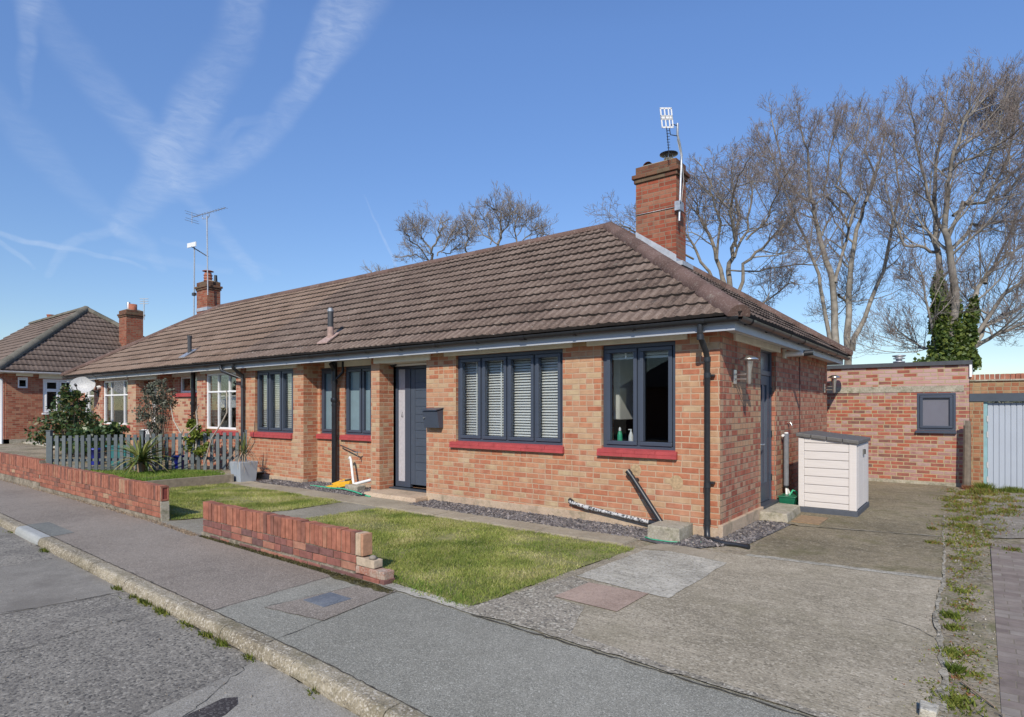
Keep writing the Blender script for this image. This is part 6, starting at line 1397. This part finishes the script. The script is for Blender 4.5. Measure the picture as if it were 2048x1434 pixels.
# ivy
R = random.Random(5); pts = []
for pl, n, w in ((c7([(905, 1345), (895, 1100), (890, 950)]), 5200, .30), (c7([(955, 1345), (958, 1200), (955, 1020)]), 5500, .31), (c7([(1000, 1330), (1020, 1200), (1050, 1060)]), 3400, .28), (c7([(860, 1345), (960, 1320), (1060, 1330)]), 3600, .42)):
    P = [at(u, v, 24) for u, v in pl]
    for i in range(n):
        t = R.random() ** 1.25 * (len(P) - 1); k = int(t); q = P[k].lerp(P[min(k + 1, len(P) - 1)], t - k); ww = w * (1.15 - .7 * t / (len(P) - 1)); a = R.uniform(0, 6.28); rr = ww * R.uniform(.6, 1.15) * (1 + .35 * math.sin(t * 9 + a * 2)); pts.append((q.x + math.cos(a) * rr, q.y + math.sin(a) * rr, q.z + R.gauss(0, .12) - .2))
leafcloud('ivy', pts, .085, M['ivy'], r4, seed=3, asp=.8)
c5 = lambda p: cx(1220, 280, 4.2175, p)
mk(6, 'bare_tree', 'dense twiggy spreading bare tree just right of the near chimney', 25, [
    (c5([(1010, 1250), (1010, 1050), (1060, 850), (1090, 640), (1060, 500), (960, 380)]), 1.0), (c5([(960, 1250), (900, 1000), (850, 800), (760, 640), (700, 500)]), .9), (c5([(1090, 1280), (1130, 1050), (1300, 900), (1480, 720), (1560, 620)]), .7),
    (c5([(880, 1200), (740, 950), (640, 780), (560, 600)]), .6), (c5([(1050, 1000), (1170, 760), (1200, 500), (1200, 330)]), .5), (c5([(1200, 1430), (1400, 1300), (1540, 1200)]), .35), (c5([(900, 1000), (940, 700), (860, 480), (830, 320)]), .5), (c5([(1060, 900), (1000, 600), (1060, 400), (1100, 280)]), .45),
    (c5([(1150, 850), (1300, 700), (1400, 500), (1440, 380)]), .4), (c5([(700, 1000), (400, 880), (260, 800), (160, 740)]), .35), (c5([(1000, 1100), (1250, 1100), (1500, 1060), (1650, 1050)]), .3)],
    M['bark_dark'], M['twig'], .12, 2.2, 12, amp=4, nch=(0, 7, 6, 4, 0), wob=.3, trop=.05)
c1_ = lambda p: cx(760, 380, 5.689, p)
mk(7, 'bare_tree', 'bare round topped tree, the left one above the roof ridge', 34, [
    (c1_([(580, 900), (585, 790), (590, 700), (650, 550), (670, 420)]), 1.0), (c1_([(585, 700), (470, 540), (470, 430)]), .4), (c1_([(560, 800), (430, 650), (330, 560), (280, 470)]), .4), (c1_([(640, 760), (750, 640), (820, 480)]), .4), (c1_([(560, 800), (400, 740), (260, 760)]), .25), (c1_([(470, 560), (400, 450), (380, 390)]), .25), (c1_([(650, 560), (720, 430), (740, 360)]), .25), (c1_([(760, 640), (860, 560), (880, 480)]), .25), (c1_([(700, 720), (800, 720), (870, 650)]), .25)],
    M['bark_dark'], M['twig'], .10, 1.35, 10, amp=1.5, nseg=(6, 5, 4, 3, 2), nch=(0, 7, 5, 0), maxlv=3, minr=.008)
mk(8, 'bare_tree', 'wider bare tree, the right one of two above the roof ridge', 34, [
    (c1_([(1350, 760), (1340, 640), (1370, 500), (1370, 320), (1390, 220)]), 1.0), (c1_([(1380, 480), (1460, 380), (1510, 260)]), .4), (c1_([(1560, 700), (1560, 600), (1540, 400), (1600, 290)]), .6), (c1_([(1340, 620), (1180, 520), (1100, 380)]), .4), (c1_([(960, 760), (970, 700), (1010, 550), (980, 430)]), .6), (c1_([(1600, 620), (1720, 500), (1800, 440)]), .3), (c1_([(1650, 600), (1780, 540), (1860, 500)]), .25), (c1_([(1370, 330), (1300, 250), (1270, 200)]), .25), (c1_([(1260, 620), (1240, 420), (1200, 300)]), .35), (c1_([(1010, 560), (1060, 420), (1060, 350)]), .25), (c1_([(1540, 420), (1480, 250), (1490, 190)]), .25), (c1_([(1560, 520), (1660, 380), (1700, 310)]), .25)],
    M['bark_dark'], M['twig'], .10, 1.35, 10, amp=1.5, nseg=(6, 5, 4, 3, 2), nch=(0, 7, 5, 0), maxlv=3, minr=.008)
mk(9, 'bare_tree', 'tiny twig tops of a bare tree showing over the middle of the ridge', 36, [([(770, 600), (765, 560), (760, 545)], 1.0), ([(765, 570), (745, 548), (738, 540)], .4), ([(765, 570), (785, 545)], .4)], M['bark_dark'], M['twig'], .1, .9, 7, amp=1, nseg=(6, 4, 3, 2), maxlv=2)
# distant greenery low behind garages, closing the horizon
for i, (u, d, h, w, lab) in enumerate(((1700, 46, 3.0, 5, 'low hedge far behind the garage, left piece'), (1990, 50, 3.2, 6, 'low hedge far behind the right garage'))):
    p = at(u, 815, d); p.z = 0
    bush('distant_hedge', lab, 'hedge', tuple(p), [(0, 0, h * .4, w * .6, h * .45)], 2500, .25, M['leafolive'], M['bark_dark'], 60 + i, group='hedges behind the garages')

# ================================================================== SKY, SUN, CAMERA
SUN = Vector((.42, -1.0, .83)).normalized()
el = math.asin(SUN.z); az = math.atan2(SUN.x, SUN.y)
W = bpy.data.worlds.new('World'); SC.world = W; W.use_nodes = True; wt = W.node_tree; nd = wt.nodes; lk = wt.links
bg = nd['Background']; sky = nd.new('ShaderNodeTexSky'); sky.sky_type = 'NISHITA'; sky.sun_disc = False; sky.sun_elevation = el; sky.sun_rotation = az
sky.air_density = 1.0; sky.dust_density = .0; sky.ozone_density = 3.0; sky.altitude = 20
def wmath(op, a, b=None, c=None):
    n = nd.new('ShaderNodeMath'); n.operation = op
    for i, v in enumerate((a, b, c)):
        if v is None: continue
        if isinstance(v, bpy.types.NodeSocket): lk.new(v, n.inputs[i])
        else: n.inputs[i].default_value = v
    return n.outputs[0]
tc = nd.new('ShaderNodeTexCoord'); sp = nd.new('ShaderNodeSeparateXYZ'); lk.new(tc.outputs['Generated'], sp.inputs[0])
AZ = wmath('ARCTAN2', sp.outputs[0], sp.outputs[1]); EL = wmath('ARCSINE', sp.outputs[2])
cb = nd.new('ShaderNodeCombineXYZ'); lk.new(AZ, cb.inputs[0]); lk.new(EL, cb.inputs[1])
dn_ = nd.new('ShaderNodeTexNoise'); dn_.inputs['Scale'].default_value = 7; dn_.inputs['Detail'].default_value = 3; lk.new(cb.outputs[0], dn_.inputs['Vector'])
vm = nd.new('ShaderNodeVectorMath'); vm.operation = 'MULTIPLY_ADD'; lk.new(dn_.outputs['Color'], vm.inputs[0]); vm.inputs[1].default_value = (.05, .05, 0); 
vs = nd.new('ShaderNodeVectorMath'); vs.operation = 'SUBTRACT'; lk.new(cb.outputs[0], vs.inputs[0]); vs.inputs[1].default_value = (.025, .025, 0); lk.new(vs.outputs[0], vm.inputs[2])
PW = vm.outputs[0]
def azel(u, v):
    d = ray(u, v).normalized(); return math.atan2(d.x, d.y), math.asin(d.z)
PX = 1 / 1204.0
# streak node group: soft band around a segment whose width changes from Wa to Wb
gr = bpy.data.node_groups.new('streak', 'ShaderNodeTree')
for nm in ('P', 'A', 'D'): gr.interface.new_socket(nm, in_out='INPUT', socket_type='NodeSocketVector')
for nm in ('Len2', 'Wa', 'Wb', 'Ia', 'Ib'): gr.interface.new_socket(nm, in_out='INPUT', socket_type='NodeSocketFloat')
gr.interface.new_socket('F', in_out='OUTPUT', socket_type='NodeSocketFloat')
gi = gr.nodes.new('NodeGroupInput'); go = gr.nodes.new('NodeGroupOutput')
def gm(op, a, b=None, c=None, vec=False, clamp=False):
    n = gr.nodes.new('ShaderNodeVectorMath' if vec else 'ShaderNodeMath'); n.operation = op
    if clamp: n.use_clamp = True
    for i, v in enumerate((a, b, c)):
        if v is None: continue
        if isinstance(v, bpy.types.NodeSocket): gr.links.new(v, n.inputs[i])
        else: n.inputs[i].default_value = v
    return n
rel = gm('SUBTRACT', gi.outputs['P'], gi.outputs['A'], vec=True).outputs[0]
dt = gm('DOT_PRODUCT', rel, gi.outputs['D'], vec=True).outputs['Value']
tt = gm('DIVIDE', dt, gi.outputs['Len2'], clamp=True).outputs[0]
sc_ = gr.nodes.new('ShaderNodeVectorMath'); sc_.operation = 'SCALE'; gr.links.new(gi.outputs['D'], sc_.inputs[0]); gr.links.new(tt, sc_.inputs['Scale'])
df = gm('SUBTRACT', rel, sc_.outputs[0], vec=True).outputs[0]; ln_ = gm('LENGTH', df, vec=True).outputs['Value']
wd = gm('ADD', gi.outputs['Wa'], gm('MULTIPLY', tt, gm('SUBTRACT', gi.outputs['Wb'], gi.outputs['Wa']).outputs[0]).outputs[0]).outputs[0]
it = gm('ADD', gi.outputs['Ia'], gm('MULTIPLY', tt, gm('SUBTRACT', gi.outputs['Ib'], gi.outputs['Ia']).outputs[0]).outputs[0]).outputs[0]
q = gm('SUBTRACT', 1.0, gm('DIVIDE', ln_, wd).outputs[0], clamp=True).outputs[0]
mr = gr.nodes.new('ShaderNodeMapRange'); mr.interpolation_type = 'SMOOTHSTEP'; gr.links.new(q, mr.inputs[0]); mr.inputs[1].default_value = 0; mr.inputs[2].default_value = .75
gr.links.new(gm('MULTIPLY', mr.outputs[0], it).outputs[0], go.inputs['F'])
k = 2.4976
ST = [  # points in sky degrees taken from where the trails lie; (x,y,halfwidth,intensity)
    [(1850, -80, 150, .8), (1680, 180, 120, .75), (1530, 430, 75, .6), (1330, 680, 80, .5), (1050, 850, 85, .5), (850, 950, 70, .45)],
    [(1700, -80, 70, .5), (1500, 330, 60, .55), (1490, 420, 50, .2)],
    [(1220, -80, 120, .6), (1150, 250, 130, .5), (980, 500, 130, .65), (860, 780, 120, .8), (740, 1020, 90, .65), (600, 1140, 60, .45)],
    [(80, -200, 70, .3), (330, 250, 95, .32), (640, 580, 110, .42), (880, 850, 100, .5), (980, 1010, 50, .4), (1140, 1220, 50, .45), (1290, 1400, 45, .4)],
    [(150, -80, 40, .55), (140, 250, 38, .45), (130, 520, 25, .15)],
    [(-80, 1145, 14, .55), (240, 1222, 15, .9), (420, 1262, 14, .7), (750, 1350, 12, .3)],
    [(-30, 1195, 14, .5), (80, 1265, 15, .55), (160, 1330, 10, .25)],
    [(240, 1370, 24, .4), (290, 1240, 26, .6), (390, 1180, 22, .55), (560, 1150, 30, .5), (650, 1200, 50, .3)],
    [(1815, 980, 5, .2), (1890, 1120, 8, .6), (1925, 1220, 9, .65), (1980, 1320, 9, .6)],
    [(-50, 430, 60, .2), (180, 750, 110, .28), (420, 1000, 80, .28), (600, 1130, 50, .3)],
    [(620, 1140, 60, .4), (760, 1230, 60, .3), (820, 1340, 30, .2)], [(560, 1270, 25, .2), (800, 1290, 30, .3), (1150, 1370, 20, .15)], [(850, 1200, 22, .15), (1400, 1380, 25, .15)],
    [(1080, 700, 60, .2), (1180, 610, 30, .3), (1330, 600, 25, .15)]]
tot = None
for S in ST:
    cur = None
    for i in range(len(S) - 1):
        (x0, y0, w0, i0), (x1, y1, w1, i1) = S[i], S[i + 1]
        a = azel(x0 / k, y0 / k); b = azel(x1 / k, y1 / k); D = (b[0] - a[0], b[1] - a[1], 0)
        g_ = nd.new('ShaderNodeGroup'); g_.node_tree = gr; lk.new(PW, g_.inputs['P']); g_.inputs['A'].default_value = (a[0], a[1], 0); g_.inputs['D'].default_value = D; g_.inputs['Len2'].default_value = D[0] ** 2 + D[1] ** 2
        g_.inputs['Wa'].default_value = w0 / k * PX * .95; g_.inputs['Wb'].default_value = w1 / k * PX * .95; g_.inputs['Ia'].default_value = i0; g_.inputs['Ib'].default_value = i1
        cur = g_.outputs[0] if cur is None else wmath('MAXIMUM', cur, g_.outputs[0])
    tot = cur if tot is None else wmath('SUBTRACT', wmath('ADD', tot, cur), wmath('MULTIPLY', tot, wmath('MULTIPLY', cur, .6)))
# wispy break-up
mp = nd.new('ShaderNodeMapping'); lk.new(PW, mp.inputs[0]); mp.inputs['Rotation'].default_value = (0, 0, math.radians(28)); mp.inputs['Scale'].default_value = (26, 85, 1)
wn = nd.new('ShaderNodeTexNoise'); lk.new(mp.outputs[0], wn.inputs['Vector']); wn.inputs['Scale'].default_value = 1; wn.inputs['Detail'].default_value = 7; wn.inputs['Roughness'].default_value = .68; wn.inputs['Distortion'].default_value = .6
wr = nd.new('ShaderNodeMapRange'); lk.new(wn.outputs[0], wr.inputs[0]); wr.inputs[1].default_value = .33; wr.inputs[2].default_value = .66; wr.inputs[3].default_value = .4; wr.inputs[4].default_value = 1.15
n2 = nd.new('ShaderNodeTexNoise'); lk.new(cb.outputs[0], n2.inputs['Vector']); n2.inputs['Scale'].default_value = 9; n2.inputs['Detail'].default_value = 4
r2 = nd.new('ShaderNodeMapRange'); lk.new(n2.outputs[0], r2.inputs[0]); r2.inputs[1].default_value = .3; r2.inputs[2].default_value = .7; r2.inputs[3].default_value = .65; r2.inputs[4].default_value = 1.2
CM = wmath('MULTIPLY', wmath('MULTIPLY', tot, wr.outputs[0]), r2.outputs[0])
CM = wmath('MULTIPLY', CM, .29)
mxn = nd.new('ShaderNodeMix'); mxn.data_type = 'RGBA'; lk.new(CM, mxn.inputs[0])
hsv = nd.new('ShaderNodeHueSaturation'); hsv.inputs['Saturation'].default_value = 1.12; hsv.inputs['Value'].default_value = 1.12; hsv.inputs['Hue'].default_value = .508; lk.new(sky.outputs[0], hsv.inputs['Color'])
cr_ = nd.new('ShaderNodeMapRange'); lk.new(EL, cr_.inputs[0]); cr_.inputs[1].default_value = 0; cr_.inputs[2].default_value = .55; cr_.inputs[3].default_value = .62; cr_.inputs[4].default_value = 1.18
sm_ = nd.new('ShaderNodeVectorMath'); sm_.operation = 'SCALE'; lk.new(hsv.outputs[0], sm_.inputs[0]); lk.new(cr_.outputs[0], sm_.inputs['Scale']); lk.new(sm_.outputs[0], mxn.inputs[6]); mxn.inputs[7].default_value = (5.0, 5.6, 6.6, 1)
lk.new(mxn.outputs[2], bg.inputs[0]); bg.inputs[1].default_value = .15
L = bpy.data.lights.new('sun', 'SUN'); L.energy = 4.5; L.angle = math.radians(.53); L.color = (1.0, .92, .80)
lo = bpy.data.objects.new('sun', L); COL.objects.link(lo); lo.rotation_euler = (-SUN).to_track_quat('-Z', 'Y').to_euler(); lo.location = (5, -10, 12)
cd = bpy.data.cameras.new('camera'); co = bpy.data.objects.new('camera', cd); COL.objects.link(co); co.location = CAM
cd.sensor_width = 36; cd.lens = 36 * F / 2048; cd.shift_y = (HY - 717) / 2048; cd.clip_start = .05; cd.clip_end = 2000
co.rotation_euler = (math.radians(90), 0, TH); SC.camera = co
SC.view_settings.view_transform = 'Standard'; SC.view_settings.look = 'None'; SC.view_settings.exposure = 0; SC.view_settings.gamma = 1
SC.render.engine = 'CYCLES'
for o in list(bpy.data.objects):
    if '_o' in o: del o['_o']
    if o.type == 'MESH' and o.parent is None and 'category' not in o.keys() and 'kind' not in o.keys(): o['kind'] = 'structure'
